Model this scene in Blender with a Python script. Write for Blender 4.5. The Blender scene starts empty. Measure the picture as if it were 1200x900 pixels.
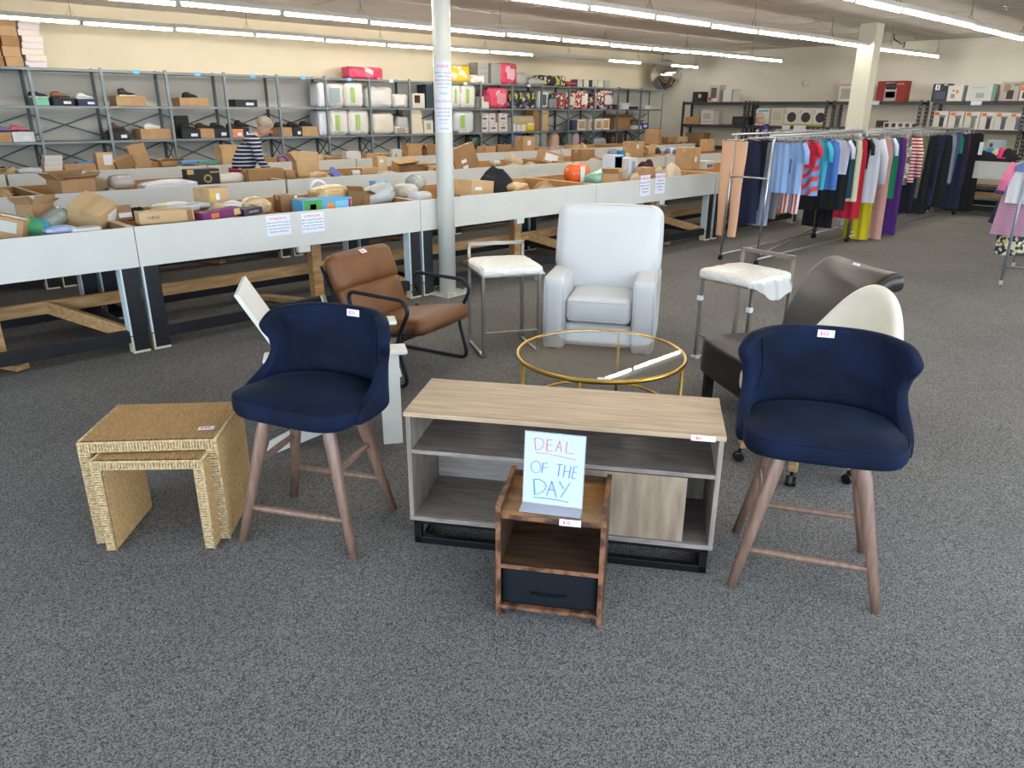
import bpy, bmesh, math, random
from mathutils import Vector, Matrix, Euler
R = math.radians; PI = math.pi
rnd = random.Random(7)
SC = bpy.context.scene; COL = SC.collection

# ---------------------------------------------------------------- camera, sky, daylight, exposure
CAM_H = 1.65; FPX = 875.0
_p, _r, _y = R(20.2), R(.32), R(46.2)
CF = Vector((math.cos(_y)*math.cos(_p), math.sin(_y)*math.cos(_p), -math.sin(_p)))
CR = Vector((math.sin(_y), -math.cos(_y), 0)); CU = CR.cross(CF)
CR, CU = math.cos(_r)*CR + math.sin(_r)*CU, -math.sin(_r)*CR + math.cos(_r)*CU
cam = bpy.data.objects.new('camera', bpy.data.cameras.new('camera')); COL.objects.link(cam)
cam.data.sensor_width = 36; cam.data.lens = FPX/1200*36; cam.data.clip_end = 200; cam.data.clip_start = .02
M3 = Matrix((CR, CU, -CF)).transposed()
cam.matrix_world = Matrix.Translation((0, 0, CAM_H)) @ M3.to_4x4()
SC.camera = cam
SC.view_settings.view_transform = 'Standard'; SC.view_settings.look = 'None'
SC.view_settings.gamma = 1; SC.view_settings.exposure = 0.35; SC.view_settings.use_curve_mapping = False
SC.cycles.use_denoising = True; SC.cycles.max_bounces = 8; SC.cycles.transparent_max_bounces = 12
SC.cycles.sample_clamp_indirect = 6; SC.cycles.caustics_reflective = False; SC.cycles.caustics_refractive = False
SKY_STRENGTH = 6.7; TUBE = 38
w = bpy.data.worlds.new('sky'); SC.world = w; w.use_nodes = True
nt = w.node_tree; bg = nt.nodes['Background']
tc = nt.nodes.new('ShaderNodeTexCoord'); sx = nt.nodes.new('ShaderNodeSeparateXYZ'); rp = nt.nodes.new('ShaderNodeValToRGB')
nt.links.new(tc.outputs['Generated'], sx.inputs[0]); nt.links.new(sx.outputs['Z'], rp.inputs[0]); nt.links.new(rp.outputs[0], bg.inputs[0])
rp.color_ramp.elements[0].position = 0.0; rp.color_ramp.elements[0].color = (.82, .89, 1, 1)
rp.color_ramp.elements[1].position = 1.0; rp.color_ramp.elements[1].color = (.5, .68, 1, 1)
bg.inputs[1].default_value = SKY_STRENGTH

def ray(px, py):
    return CF*FPX + CR*(px-600) - CU*(py-450)
def at_z(px, py, z=0.0):
    d = ray(px, py); t = (z-CAM_H)/d.z; return Vector((d.x*t, d.y*t, z))
def at_y(px, py, Y):
    d = ray(px, py); t = Y/d.y; return Vector((d.x*t, Y, CAM_H+d.z*t))
def at_x(px, py, X):
    d = ray(px, py); t = X/d.x; return Vector((X, d.y*t, CAM_H+d.z*t))
def mpp(p):                      # metres per photograph pixel at a point
    return (Vector(p)-Vector((0, 0, CAM_H))).dot(CF)/FPX

# ---------------------------------------------------------------- materials
def lin(c):
    if isinstance(c, str):
        c = [int(c[i:i+2], 16)/255 for i in (0, 2, 4)]
        c = [x/12.92 if x <= .04045 else ((x+.055)/1.055)**2.4 for x in c]
    return (c[0], c[1], c[2], 1)
MATS = {}
def mat(name, col, rough=.6, metal=0, var=0.0, vs=20, bump=0.0, bs=60, col2=None, spec=.5, stretch=None, emit=0, sheen=0, coat=0, alpha=1, trans=0, ior=1.45, detail=3, ramp=(.35, .65)):
    if name in MATS: return MATS[name]
    m = bpy.data.materials.new(name); m.use_nodes = True; MATS[name] = m
    nt = m.node_tree; b = nt.nodes['Principled BSDF']; c = lin(col)
    b.inputs['Base Color'].default_value = c; b.inputs['Roughness'].default_value = rough
    b.inputs['Metallic'].default_value = metal; b.inputs['Specular IOR Level'].default_value = spec
    b.inputs['IOR'].default_value = ior
    m.diffuse_color = c
    if emit:
        b.inputs['Emission Color'].default_value = c; b.inputs['Emission Strength'].default_value = emit
    if sheen:
        b.inputs['Sheen Weight'].default_value = sheen; b.inputs['Sheen Roughness'].default_value = .35
        b.inputs['Sheen Tint'].default_value = (min(1, c[0]*6+.08), min(1, c[1]*6+.12), min(1, c[2]*4+.14), 1)
    if coat: b.inputs['Coat Weight'].default_value = coat; b.inputs['Coat Roughness'].default_value = .15
    if alpha < 1: b.inputs['Alpha'].default_value = alpha
    if trans: b.inputs['Transmission Weight'].default_value = trans
    t = None
    if var or bump or col2:
        t = nt.nodes.new('ShaderNodeTexCoord'); mp = nt.nodes.new('ShaderNodeMapping')
        nt.links.new(t.outputs['Object'], mp.inputs[0])
        if stretch: mp.inputs['Scale'].default_value = stretch
    if var or col2:
        n = nt.nodes.new('ShaderNodeTexNoise'); n.inputs['Scale'].default_value = vs; n.inputs['Detail'].default_value = detail
        nt.links.new(mp.outputs[0], n.inputs['Vector'])
        r = nt.nodes.new('ShaderNodeValToRGB'); nt.links.new(n.outputs['Fac'], r.inputs[0])
        r.color_ramp.elements[0].position, r.color_ramp.elements[1].position = ramp
        if col2: c2 = lin(col2); a = c
        else:
            a = [min(1, x*(1+var)) for x in c[:3]]+[1]; c2 = [x*(1-var) for x in c[:3]]+[1]
        r.color_ramp.elements[0].color = a; r.color_ramp.elements[1].color = c2
        nt.links.new(r.outputs[0], b.inputs['Base Color'])
    if bump:
        n2 = nt.nodes.new('ShaderNodeTexNoise'); n2.inputs['Scale'].default_value = bs; n2.inputs['Detail'].default_value = 3
        nt.links.new(mp.outputs[0], n2.inputs['Vector'])
        bu = nt.nodes.new('ShaderNodeBump'); bu.inputs['Strength'].default_value = bump; bu.inputs['Distance'].default_value = .004
        nt.links.new(n2.outputs['Fac'], bu.inputs['Height']); nt.links.new(bu.outputs[0], b.inputs['Normal'])
    return m
def striped(name, c1, c2, scale, direction='Z', rough=.8, wobble=0, width=.5):
    if name in MATS: return MATS[name]
    m = mat(name, c1, rough); nt = m.node_tree; b = nt.nodes['Principled BSDF']
    t = nt.nodes.new('ShaderNodeTexCoord'); wv = nt.nodes.new('ShaderNodeTexWave')
    wv.bands_direction = direction if direction in 'XYZ' else 'DIAGONAL'; wv.inputs['Scale'].default_value = scale; wv.inputs['Distortion'].default_value = wobble
    r = nt.nodes.new('ShaderNodeValToRGB'); r.color_ramp.interpolation = 'CONSTANT'
    r.color_ramp.elements[0].color = lin(c1); r.color_ramp.elements[1].color = lin(c2); r.color_ramp.elements[1].position = width
    nt.links.new(t.outputs['Object'], wv.inputs['Vector']); nt.links.new(wv.outputs['Fac'], r.inputs[0]); nt.links.new(r.outputs[0], b.inputs['Base Color'])
    return m
def patchy(name, cols, scale, rough=.6, bump=0, vor=True):
    """several colours in cells (prints, camouflage)"""
    if name in MATS: return MATS[name]
    m = mat(name, cols[0], rough); nt = m.node_tree; b = nt.nodes['Principled BSDF']
    t = nt.nodes.new('ShaderNodeTexCoord'); v = nt.nodes.new('ShaderNodeTexVoronoi' if vor else 'ShaderNodeTexNoise')
    v.inputs['Scale'].default_value = scale
    nt.links.new(t.outputs['Object'], v.inputs['Vector'])
    r = nt.nodes.new('ShaderNodeValToRGB'); r.color_ramp.interpolation = 'CONSTANT'
    els = r.color_ramp.elements
    while len(els) < len(cols): els.new(.5)
    for i, c in enumerate(cols):
        els[i].color = lin(c); els[i].position = i/len(cols) if vor else .3+.4*i/len(cols)
    if vor:
        s = nt.nodes.new('ShaderNodeSeparateColor'); nt.links.new(v.outputs['Color'], s.inputs[0]); nt.links.new(s.outputs[0], r.inputs[0])
    else: nt.links.new(v.outputs['Fac'], r.inputs[0])
    nt.links.new(r.outputs[0], b.inputs['Base Color'])
    return m
def M(col, rough=.6, **k): return mat('c_%s_%s_%s' % (col, rough, '_'.join('%s%s' % kv for kv in sorted(k.items()))), col, rough, **k)

# ---------------------------------------------------------------- mesh builder
class MB:
    def __init__(s): s.v = []; s.f = []
    def add(s, vs, fs, mx=None):
        o = len(s.v)
        s.v += [tuple(mx @ Vector(v)) if mx else tuple(v) for v in vs]; s.f += [tuple(i+o for i in f) for f in fs]; return s
    def box(s, x0, x1, y0, y1, z0, z1, mx=None):
        return s.add([(x, y, z) for x in (x0, x1) for y in (y0, y1) for z in (z0, z1)],
                     [(0, 1, 3, 2), (4, 6, 7, 5), (0, 4, 5, 1), (2, 3, 7, 6), (0, 2, 6, 4), (1, 5, 7, 3)], mx)
    def cbox(s, c, d, rot=(0, 0, 0), mx=None):
        m = Matrix.Translation(c) @ Euler(rot).to_matrix().to_4x4()
        if mx: m = mx @ m
        return s.box(-d[0]/2, d[0]/2, -d[1]/2, d[1]/2, -d[2]/2, d[2]/2, m)
    def beam(s, a, b, w, h, up=(0, 0, 1)):
        a, b = Vector(a), Vector(b); z = (b-a); L = z.length; z.normalize()
        x = Vector(up).cross(z)
        if x.length < 1e-4: x = Vector((1, 0, 0)).cross(z) if abs(z.x) < .9 else Vector((0, 1, 0)).cross(z)
        x.normalize(); y = z.cross(x)
        m = Matrix.Translation(a) @ Matrix((x, y, z)).transposed().to_4x4()
        return s.box(-w/2, w/2, -h/2, h/2, 0, L, m)
    def cyl(s, a, b, r0, r1=None, n=12, cap=True):
        r1 = r0 if r1 is None else r1
        return s.tube([a, b], [r0, r1], n, cap)
    def tube(s, pts, r, n=8, cap=True, closed=False, flat=1.0, up=None):
        pts = [Vector(p) for p in pts]; N = len(pts); rs = r if isinstance(r, (list, tuple)) else [r]*N
        o = len(s.v); prev = None
        for i, p in enumerate(pts):
            if closed: t = pts[(i+1) % N]-pts[i-1]
            else: t = pts[min(i+1, N-1)]-pts[max(i-1, 0)]
            t.normalize()
            if prev is None:
                a = Vector(up) if up else (Vector((0, 0, 1)) if abs(t.z) < .9 else Vector((1, 0, 0)))
                x = a.cross(t).normalized()
            else: x = (prev-t*prev.dot(t)).normalized()
            prev = x; y = t.cross(x)
            for k in range(n):
                an = 2*PI*k/n; s.v.append(tuple(p+x*math.cos(an)*rs[i]+y*math.sin(an)*rs[i]*flat))
        for i in range(N if closed else N-1):
            j = (i+1) % N
            for k in range(n):
                k2 = (k+1) % n; s.f.append((o+i*n+k, o+i*n+k2, o+j*n+k2, o+j*n+k))
        if cap and not closed:
            s.f.append(tuple(o+k for k in range(n))[::-1]); s.f.append(tuple(o+(N-1)*n+k for k in range(n)))
        return s
    def lathe(s, prof, c=(0, 0, 0), n=24, mx=None):
        vs = []; fs = []
        for r, z in prof:
            for k in range(n): vs.append((c[0]+r*math.cos(2*PI*k/n), c[1]+r*math.sin(2*PI*k/n), c[2]+z))
        for i in range(len(prof)-1):
            for k in range(n): k2 = (k+1) % n; fs.append((i*n+k, i*n+k2, (i+1)*n+k2, (i+1)*n+k))
        fs.append(tuple(range(n))[::-1]); fs.append(tuple((len(prof)-1)*n+k for k in range(n)))
        return s.add(vs, fs, mx)
    def prism(s, poly, y0, y1, mx=None):      # poly in (x,z), extruded along y
        n = len(poly); vs = [(x, y0, z) for x, z in poly]+[(x, y1, z) for x, z in poly]
        fs = [tuple(range(n)), tuple(range(n, 2*n))[::-1]]+[(i, i+n, (i+1) % n+n, (i+1) % n) for i in range(n)]
        return s.add(vs, fs, mx)
    def grid(s, fn, nu, nv, mx=None, wrapu=False):
        vs = [fn(i/(nu if wrapu else nu-1), j/(nv-1)) for i in range(nu) for j in range(nv)]
        fs = [(i*nv+j, ((i+1) % nu)*nv+j, ((i+1) % nu)*nv+j+1, i*nv+j+1) for i in range(nu if wrapu else nu-1) for j in range(nv-1)]
        return s.add(vs, fs, mx)
    def rbox(s, d, r=.03, n=5, puff=(0, 0, 0), c=(0, 0, 0), rot=(0, 0, 0), noise=0, seed=0, shape=None, mx=None):
        """rounded box, faces may bulge; size d, corner radius r"""
        h = [x/2 for x in d]; r = min(r, min(h)*.98); q = random.Random(seed)
        idx = {}; vs = []; fs = []
        def vert(a):
            key = tuple(round(x, 5) for x in a)
            if key in idx: return idx[key]
            p = [a[i]*h[i] for i in range(3)]
            inn = [max(-h[i]+r, min(h[i]-r, p[i])) for i in range(3)]
            dv = Vector([p[i]-inn[i] for i in range(3)]); dv = dv.normalized()*r if dv.length > 1e-9 else dv
            o = Vector(inn)+dv
            for i in range(3):
                j, k = (i+1) % 3, (i+2) % 3
                o[i] += puff[i]*(1-a[j]**2)*(1-a[k]**2)*a[i]
            if noise: o += Vector((q.uniform(-1, 1), q.uniform(-1, 1), q.uniform(-1, 1)))*noise
            if shape: o = Vector(shape(o))
            idx[key] = len(vs); vs.append(o); return idx[key]
        # parameter samples crowd the corners
        def par(k, i):
            t = 2*k/n-1; e = 1-r/h[i]
            return t if e < .05 else math.copysign(min(1, abs(t)**.75), t) if t else 0
        for ax in range(3):
            j, k = (ax+1) % 3, (ax+2) % 3
            for sg in (-1, 1):
                for u in range(n):
                    for v in range(n):
                        q4 = []
                        for du, dv_ in ((0, 0), (1, 0), (1, 1), (0, 1)):
                            a = [0, 0, 0]; a[ax] = sg; a[j] = par(u+du, j); a[k] = par(v+dv_, k); q4.append(vert(a))
                        fs.append(tuple(q4) if sg > 0 else tuple(q4[::-1]))
        m = Matrix.Translation(c) @ Euler(rot).to_matrix().to_4x4()
        return s.add(vs, fs, (mx @ m) if mx else m)
    def build(s, name, m, parent=None, smooth=False, bevel=0, sub=0, solid=0, seg=2, offset=0, label=None, wn=True):
        me = bpy.data.meshes.new(name); me.from_pydata(s.v, [], s.f); me.update()
        bm = bmesh.new(); bm.from_mesh(me); bmesh.ops.recalc_face_normals(bm, faces=bm.faces); bm.to_mesh(me); bm.free()
        me.materials.append(m)
        o = bpy.data.objects.new(name, me); COL.objects.link(o)
        if parent: o.parent = parent
        if smooth:
            for p in me.polygons: p.use_smooth = True
        if solid:
            md = o.modifiers.new('s', 'SOLIDIFY'); md.thickness = solid; md.offset = offset
        if bevel:
            md = o.modifiers.new('b', 'BEVEL'); md.width = bevel; md.segments = seg; md.limit_method = 'ANGLE'; md.angle_limit = R(40)
        if sub:
            md = o.modifiers.new('d', 'SUBSURF'); md.levels = sub; md.render_levels = sub
        if label: o['label'] = label
        return o
def tag(o, label, cat, group=None, kind=None):
    o['label'] = label
    if cat: o['category'] = cat
    if group: o['group'] = group
    if kind: o['kind'] = kind
    return o
def thing(name, label, cat, loc=(0, 0, 0), rz=0, group=None):
    o = bpy.data.objects.new(name, None); COL.objects.link(o); o.empty_display_size = .1
    o.location = loc; o.rotation_euler = (0, 0, rz) if not isinstance(rz, (tuple, list)) else rz
    return tag(o, label, cat, group)
def struct(name, mb, m, parent=None, **k):
    o = mb.build(name, m, parent, **k); o['kind'] = 'structure'; return o
def children(o):
    return [c for c in bpy.data.objects if c.parent == o]
def dup(root, loc, rz=None, label=None, group=None):
    r = root.copy(); COL.objects.link(r); r.location = loc
    if rz is not None: r.rotation_euler = (0, 0, rz)
    if label: r['label'] = label
    if group: r['group'] = group
    for ch in KIDS[root.name]:
        c = ch.copy(); COL.objects.link(c); c.parent = r
        for g in KIDS[ch.name]:
            d = g.copy(); COL.objects.link(d); d.parent = c
    return r
KIDS = {}
def freeze(root):      # remember the tree once so that copies stay quick
    KIDS[root.name] = children(root)
    for c in KIDS[root.name]: KIDS[c.name] = children(c)
    return root
def text(s, size, m, parent, loc, rot=(PI/2, 0, 0), name='lettering', align='CENTER', ext=.0006):
    cu = bpy.data.curves.new(name, 'FONT'); cu.body = s; cu.size = size; cu.align_x = align; cu.align_y = 'CENTER'
    cu.extrude = ext; cu.resolution_u = 1
    key = (s, size, align, ext)
    if key not in TXT:
        t = bpy.data.objects.new(name, cu); COL.objects.link(t); TXT[key] = bpy.data.meshes.new_from_object(t); bpy.data.objects.remove(t)
    me = TXT[key].copy(); me.materials.clear(); me.materials.append(m)
    o = bpy.data.objects.new(name, me); COL.objects.link(o); o.parent = parent; o.location = loc; o.rotation_euler = rot
    return o
TXT = {}
# ================================================================ the room
X0, X1, Y0, Y1, ZC = -3.4, 18.5, -2.6, 13.35, 3.1
carpet = mat('carpet', '4a4744', .95, spec=.1)
nt = carpet.node_tree; b = nt.nodes['Principled BSDF']
t = nt.nodes.new('ShaderNodeTexCoord')
n1 = nt.nodes.new('ShaderNodeTexVoronoi'); n1.inputs['Scale'].default_value = 270; sp_ = nt.nodes.new('ShaderNodeSeparateColor')
n2 = nt.nodes.new('ShaderNodeTexNoise'); n2.inputs['Scale'].default_value = 1.1; n2.inputs['Detail'].default_value = 4
r1 = nt.nodes.new('ShaderNodeValToRGB'); r1.color_ramp.elements[0].position = .05; r1.color_ramp.elements[1].position = 1.0
r1.color_ramp.elements[0].color = (.058, .054, .050, 1); r1.color_ramp.elements[1].color = (.30, .285, .268, 1)
mx = nt.nodes.new('ShaderNodeMixRGB'); mx.blend_type = 'MULTIPLY'; mx.inputs[0].default_value = 1
r2 = nt.nodes.new('ShaderNodeValToRGB'); r2.color_ramp.elements[0].position = .3; r2.color_ramp.elements[1].position = .7
r2.color_ramp.elements[0].color = (.86, .85, .84, 1); r2.color_ramp.elements[1].color = (1.05, 1.05, 1.05, 1)
for n in (n1, n2): nt.links.new(t.outputs['Object'], n.inputs['Vector'])
nt.links.new(n1.outputs['Color'], sp_.inputs[0]); nt.links.new(sp_.outputs[0], r1.inputs[0]); nt.links.new(n2.outputs['Fac'], r2.inputs[0])
nt.links.new(r1.outputs[0], mx.inputs[1]); nt.links.new(r2.outputs[0], mx.inputs[2]); nt.links.new(mx.outputs[0], b.inputs['Base Color'])
CREAM = mat('wall_cream', 'dfd3b9', .85, var=.03, vs=1.5, bump=.1, bs=40)
OFFW = mat('wall_offwhite', 'ddd8ca', .85, var=.03, vs=1.5, bump=.1, bs=40)
CEIL = mat('ceiling_white', 'cfc8c0', .95, var=.035, vs=1.2, bump=.3, bs=90)
DARKGAP = mat('joint', 'aaa39b', .95)
TRIM = mat('trim_white', 'dcdcd8', .5)
struct('floor', MB().box(X0, X1, Y0, Y1, -.1, 0), carpet)
struct('wall_back', MB().box(X0, X1+.15, Y1, Y1+.15, 0, ZC), CREAM)
struct('trim_1', MB().box(X0, X1, Y1-.012, Y1, .1, 2.19), mat('lower_wall_paint', 'cac8c0', .8))
struct('wall_right', MB().box(X1, X1+.15, Y0, Y1, 0, ZC), OFFW)
ceiling = struct('ceiling', MB().box(X0, X1+.15, Y0, Y1+.15, ZC, ZC+.1), DARKGAP)
pan = None; q = random.Random(3)
PW, PL = (X1-X0)/18, (Y1-Y0)/13
for i in range(18):
    for j in range(13):
        if pan is None:
            pan = MB().rbox((PW-.012, PL-.012, .018), .004, 3).build('ceiling_panel', CEIL, ceiling)
            o = pan
        else: o = pan.copy(); COL.objects.link(o)
        o.location = (X0+PW*(i+.5), Y0+PL*(j+.5), ZC-.011-q.uniform(0, .006)); o.rotation_euler = (q.gauss(0, .0035), q.gauss(0, .0035), 0)
# shop windows, behind the photographer (front and left)
def window_wall(side, a0, a1, fixed, axis):
    """low sill, glass panes between mullions, header"""
    def bx(u0, u1, z0, z1, th=.12):
        m = MB()
        return m.box(u0, u1, fixed-th, fixed, z0, z1) if axis == 'x' else m.box(fixed-th, fixed, u0, u1, z0, z1)
    wl = struct('wall_'+side, bx(a0, a1, 0, .45), OFFW)
    h = bx(a0, a1, 2.75, ZC).build('header', OFFW, wl)
    n = int(round((a1-a0)/2.0)); st = (a1-a0)/n
    fr = mat('aluminium', 'a8adb0', .4, metal=.8)
    for i in range(n+1):
        u = a0+st*i; bx(max(a0, u-.03), min(a1, u+.03), .45, 2.75).build('mullion', fr, wl)
    for i in range(n):
        g = bx(a0+st*i+.03, a0+st*(i+1)-.03, .45, 2.75, .006).build('pane', GLASSW, wl)
        L = bpy.data.lights.new('daylight_portal', 'AREA'); L.shape = 'RECTANGLE'; L.size = st; L.size_y = 2.3; L.cycles.is_portal = True
        lo = bpy.data.objects.new('daylight_portal', L); COL.objects.link(lo)
        c = a0+st*(i+.5)
        if axis == 'x': lo.location = (c, fixed-.14, 1.6); lo.rotation_euler = (PI/2, 0, 0)
        else: lo.location = (fixed-.14, c, 1.6); lo.rotation_euler = (PI/2, 0, -PI/2)
GLASSW = bpy.data.materials.new('window_glass'); GLASSW.use_nodes = True
nt = GLASSW.node_tree; nt.nodes.clear(); o_ = nt.nodes.new('ShaderNodeOutputMaterial'); a_ = nt.nodes.new('ShaderNodeBsdfTransparent')
a_.inputs[0].default_value = (.93, .96, .96, 1); g_ = nt.nodes.new('ShaderNodeBsdfGlossy'); g_.inputs['Roughness'].default_value = .02
mxs = nt.nodes.new('ShaderNodeMixShader'); mxs.inputs[0].default_value = .06
nt.links.new(a_.outputs[0], mxs.inputs[1]); nt.links.new(g_.outputs[0], mxs.inputs[2]); nt.links.new(mxs.outputs[0], o_.inputs[0])
window_wall('front', -3.4, 10.6, Y0, 'x')
struct('wall_front_right', MB().box(10.6, X1, Y0-.12, Y0, 0, ZC), OFFW)
window_wall('left', Y0, 5.4, X0, 'y')
struct('wall_left_back', MB().box(X0-.12, X0, 5.4, Y1, 0, ZC), CREAM)
tag(struct('pavement', MB().box(-30, 40, -30, Y0-.12, -.25, -.12), mat('concrete', 'a8a6a0', .9, var=.1, vs=3)), 'pale concrete pavement outside the shop windows', None)
tag(struct('pavement', MB().box(-30, X0-.12, Y0-.12, 30, -.25, -.12), MATS['concrete']), 'pale concrete pavement outside the left shop windows', None)
struct('baseboard_right', MB().box(X1-.015, X1, Y0, Y1, 0, .1), mat('cove_base', '4c4a48', .6))
struct('baseboard_back', MB().box(X0, X1, Y1-.015, Y1, 0, .1), MATS['cove_base'])

# pillars
PAINT = mat('pillar_paint', 'd9dad2', .35, bump=.08, bs=20)
pc = (at_z(524, 346).x+.05, at_z(524, 346).y+.05)
pil = struct('pillar', MB().lathe([(.078, 0), (.078, ZC)], (pc[0], pc[1], 0), 32), PAINT, smooth=False)
for p in pil.data.polygons: p.use_smooth = len(p.vertices) == 4
pil['label'] = 'round white painted steel column with two paper notices'
MB().cbox((pc[0], pc[1], .012), (.3, .3, .024), (0, 0, .1)).build('base_plate', mat('old_paint', 'cfcbb9', .6, var=.2, vs=12), pil, bevel=.004)
for k in range(4):
    a = .1+PI/4+k*PI/2; MB().cyl((pc[0]+.17*math.cos(a), pc[1]+.17*math.sin(a), .02), (pc[0]+.17*math.cos(a), pc[1]+.17*math.sin(a), .05), .014, n=6).build('bolt', MATS['old_paint'], pil)
sq = (14.45, 6.05)
pil2 = struct('pillar', MB().box(sq[0]-.15, sq[0]+.15, sq[1]-.15, sq[1]+.15, 0, ZC), mat('pillar_cream', 'd8d4c2', .6), bevel=.01)
pil2['label'] = 'square cream column behind the clothes racks'
# notices taped round the column
PAPER = mat('paper', 'e6e9f5', .55); INKK = mat('ink_black', '23252c', .6); INKR = mat('ink_red', 'e04858', .6); INKG = mat('ink_green', '4c9c74', .6)
def curved_text(s, size, z, m, parent, rad, mid, ang_w):
    ob = text(s, size, m, parent, (0, 0, 0), (0, 0, 0), ext=.0003); me = ob.data
    for v in me.vertices:
        a = mid+v.co.x/rad; rr = rad+v.co.z; v.co = (pc[0]+rr*math.cos(a), pc[1]+rr*math.sin(a), z+v.co.y)
    return ob
mid = math.atan2(-pc[1], -pc[0])+.06
def notice(z0, z1, lines, label):
    def f(u, v):
        a = mid-1.12+2.24*u; return (pc[0]+.0795*math.cos(a), pc[1]+.0795*math.sin(a), z0+(z1-z0)*v)
    s = MB().grid(f, 20, 2).build('paper_notice', PAPER, None, solid=.0005); tag(s, label, 'sign', 'notices on the round column')
    for tx, sz, z, m in lines: curved_text(tx, sz, z, m, s, .0802, mid, 1)
zt = at_z(524, 346); 
def zpix(py): return at_y(515, py, pc[1]).z
za, zb, zm = zpix(72), zpix(155), zpix(115)
k = za-zb
notice(zm+.001, za, [('PLEASE', .034, zpix(78), INKR), ('Do NOT open boxes', .019, zpix(85.5), INKK), ('on tables. Please', .019, zpix(89.5), INKK), ('bring boxes to front', .019, zpix(94), INKK), ('counter to open.', .019, zpix(98.3), INKK), ('we are watching you :-)', .0105, zpix(102.5), INKK), ('Thanks!', .024, zpix(109.5), INKG)], 'white notice headed PLEASE in red, upper one on the round column')
notice(zb, zm-.001, [('POR FAVOR', .029, zpix(119), INKR), ('No abran cajas en las', .0175, zpix(127), INKK), ('mesas. Lleve las', .0175, zpix(131.3), INKK), ('cajas al mostrador', .0175, zpix(135.6), INKK), ('para abrirlas.', .0175, zpix(140), INKK), ('estamos mirando :-)', .0105, zpix(144), INKK), ('Gracias!', .024, zpix(150.5), INKG)], 'white notice headed POR FAVOR in red, lower one on the round column')

# ---------------------------------------------------------------- fluorescent strips
HOUS = mat('fixture_white', 'd4d2ca', .4); LIT = mat('lit_tube', (1, .955, .86), .3, emit=TUBE); UNLIT = mat('unlit_tube', 'c9c7c0', .3); WIRE = mat('wire', '4a4846', .5, metal=.6)
def make_fixture(lit):
    r = thing('strip_light', 'fixture', 'ceiling light')
    MB().prism([(-.045, 0), (.045, 0), (.035, .05), (-.035, .05)], -.606, .606).build('housing', HOUS, r)
    MB().prism([(-.03, -.006), (.03, -.006), (.03, 0), (-.03, 0)], -.606, .606).build('reflector', HOUS, r)
    MB().cyl((0, -.575, -.024), (0, .575, -.024), .0185, n=6).build('tube', LIT if lit else UNLIT, r)
    for y in (-.59, .59): MB().cbox((0, y, -.02), (.034, .03, .045)).build('tube_socket', HOUS, r)
    return r
def hanger(r, y, top):
    m = MB(); m.tube([(0, y-.06, .05), (0, y, .17), (0, y+.06, .05)], .0022, 4); m.tube([(-.03, y, .05), (0, y, .17), (.03, y, .05)], .0022, 4); m.tube([(0, y, .17), (0, y, top)], .003, 4)
    m.build('hanging_wire', WIRE, r)
fx = {True: make_fixture(True), False: make_fixture(False)}
for v in fx.values(): freeze(v)
used = set()
ORD = ['rightmost', 'second from the right end', 'third from the right end', 'fourth from the right end', 'fifth from the right end', 'sixth from the right end', 'seventh from the right end', 'eighth from the right end', 'ninth from the right end', 'tenth from the right end', 'eleventh from the right end', 'twelfth from the right end', 'thirteenth from the right end', 'fourteenth from the right end', 'fifteenth from the right end', 'sixteenth from the right end']
ROWS = [(11.9, 18.05, 13, {1, 3, 4}, 'row nearest the shoe shelves'), (9.02, 17.0, 12, set(), 'second row from back wall'), (6.05, 17.9, 12, set(), 'third row from back wall'), (3.68, 18.0, 13, set(), 'row over the clothes rack'), (.9, 17.0, 13, set(), 'row above the photographer')]
for ri, (Y, xr, n, dark, ph) in enumerate(ROWS):
    for k in range(n):
        lit = k not in dark
        lab = '%s strip light, %s, %s' % ('lit' if lit else 'unlit', ORD[k].replace(' the right end', ' right'), ph)
        x = xr-.609-1.218*k; z = 2.7+.024+.006*math.sin(x*1.3+ri*2)
        if lit in used: f = dup(fx[lit], (x, Y, z), PI/2, lab, 'fluorescent strip lights')
        else: f = fx[lit]; used.add(lit); f.location = (x, Y, z); f.rotation_euler = (0, 0, PI/2); f['label'] = lab; f['group'] = 'fluorescent strip lights'
        if k % 2 == (ri % 2): hanger(f, -.5, ZC-.02-z)
# sprinklers, emergency light, mirror
for i, (px, py) in enumerate([(957, 20), (1075, 43), (1181, 5)]):
    p = at_z(px, py, ZC); r = thing('sprinkler', ['metal ceiling sprinkler left of the square column', 'metal ceiling sprinkler right of the square column', 'metal ceiling sprinkler at the top right corner'][i], 'sprinkler', (p.x, p.y, ZC-.02), 0, 'ceiling sprinklers')
    MB().lathe([(.035, -.012), (.04, 0)], n=16).build('plate', mat('chrome', 'c4c4c6', .25, metal=1), r)
    MB().cyl((0, 0, -.01), (0, 0, -.05), .009).cyl((0, 0, -.05), (0, 0, -.053), .018).cyl((.012, 0, -.02), (.003, 0, -.05), .002).cyl((-.012, 0, -.02), (-.003, 0, -.05), .002).build('nozzle', MATS['chrome'], r)
p = at_x(945, 97, X1); r = thing('smoke_alarm', 'round white alarm fixed to the right wall', 'alarm', (X1-.001, p.y, p.z))
MB().lathe([(.09, 0), (.09, .03), (.06, .05), (.02, .055)], mx=Matrix.Rotation(-PI/2, 4, 'Y')).build('housing', HOUS, r, smooth=False)
mc = Vector((17.75, 12.72, 2.52))
r = thing('convex_mirror', 'round convex security mirror hanging in the back corner', 'mirror', mc)
fd = (Vector((2, 1, 1.4))-mc).normalized(); rot = fd.to_track_quat('Z', 'Y').to_matrix().to_4x4()
prof = []
for i in range(13):
    a = i/12; prof.append((.37*math.sin(.95*a)/math.sin(.95), .37/math.sin(.95)*math.cos(.95*a)-.37/math.tan(.95)))
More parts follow.
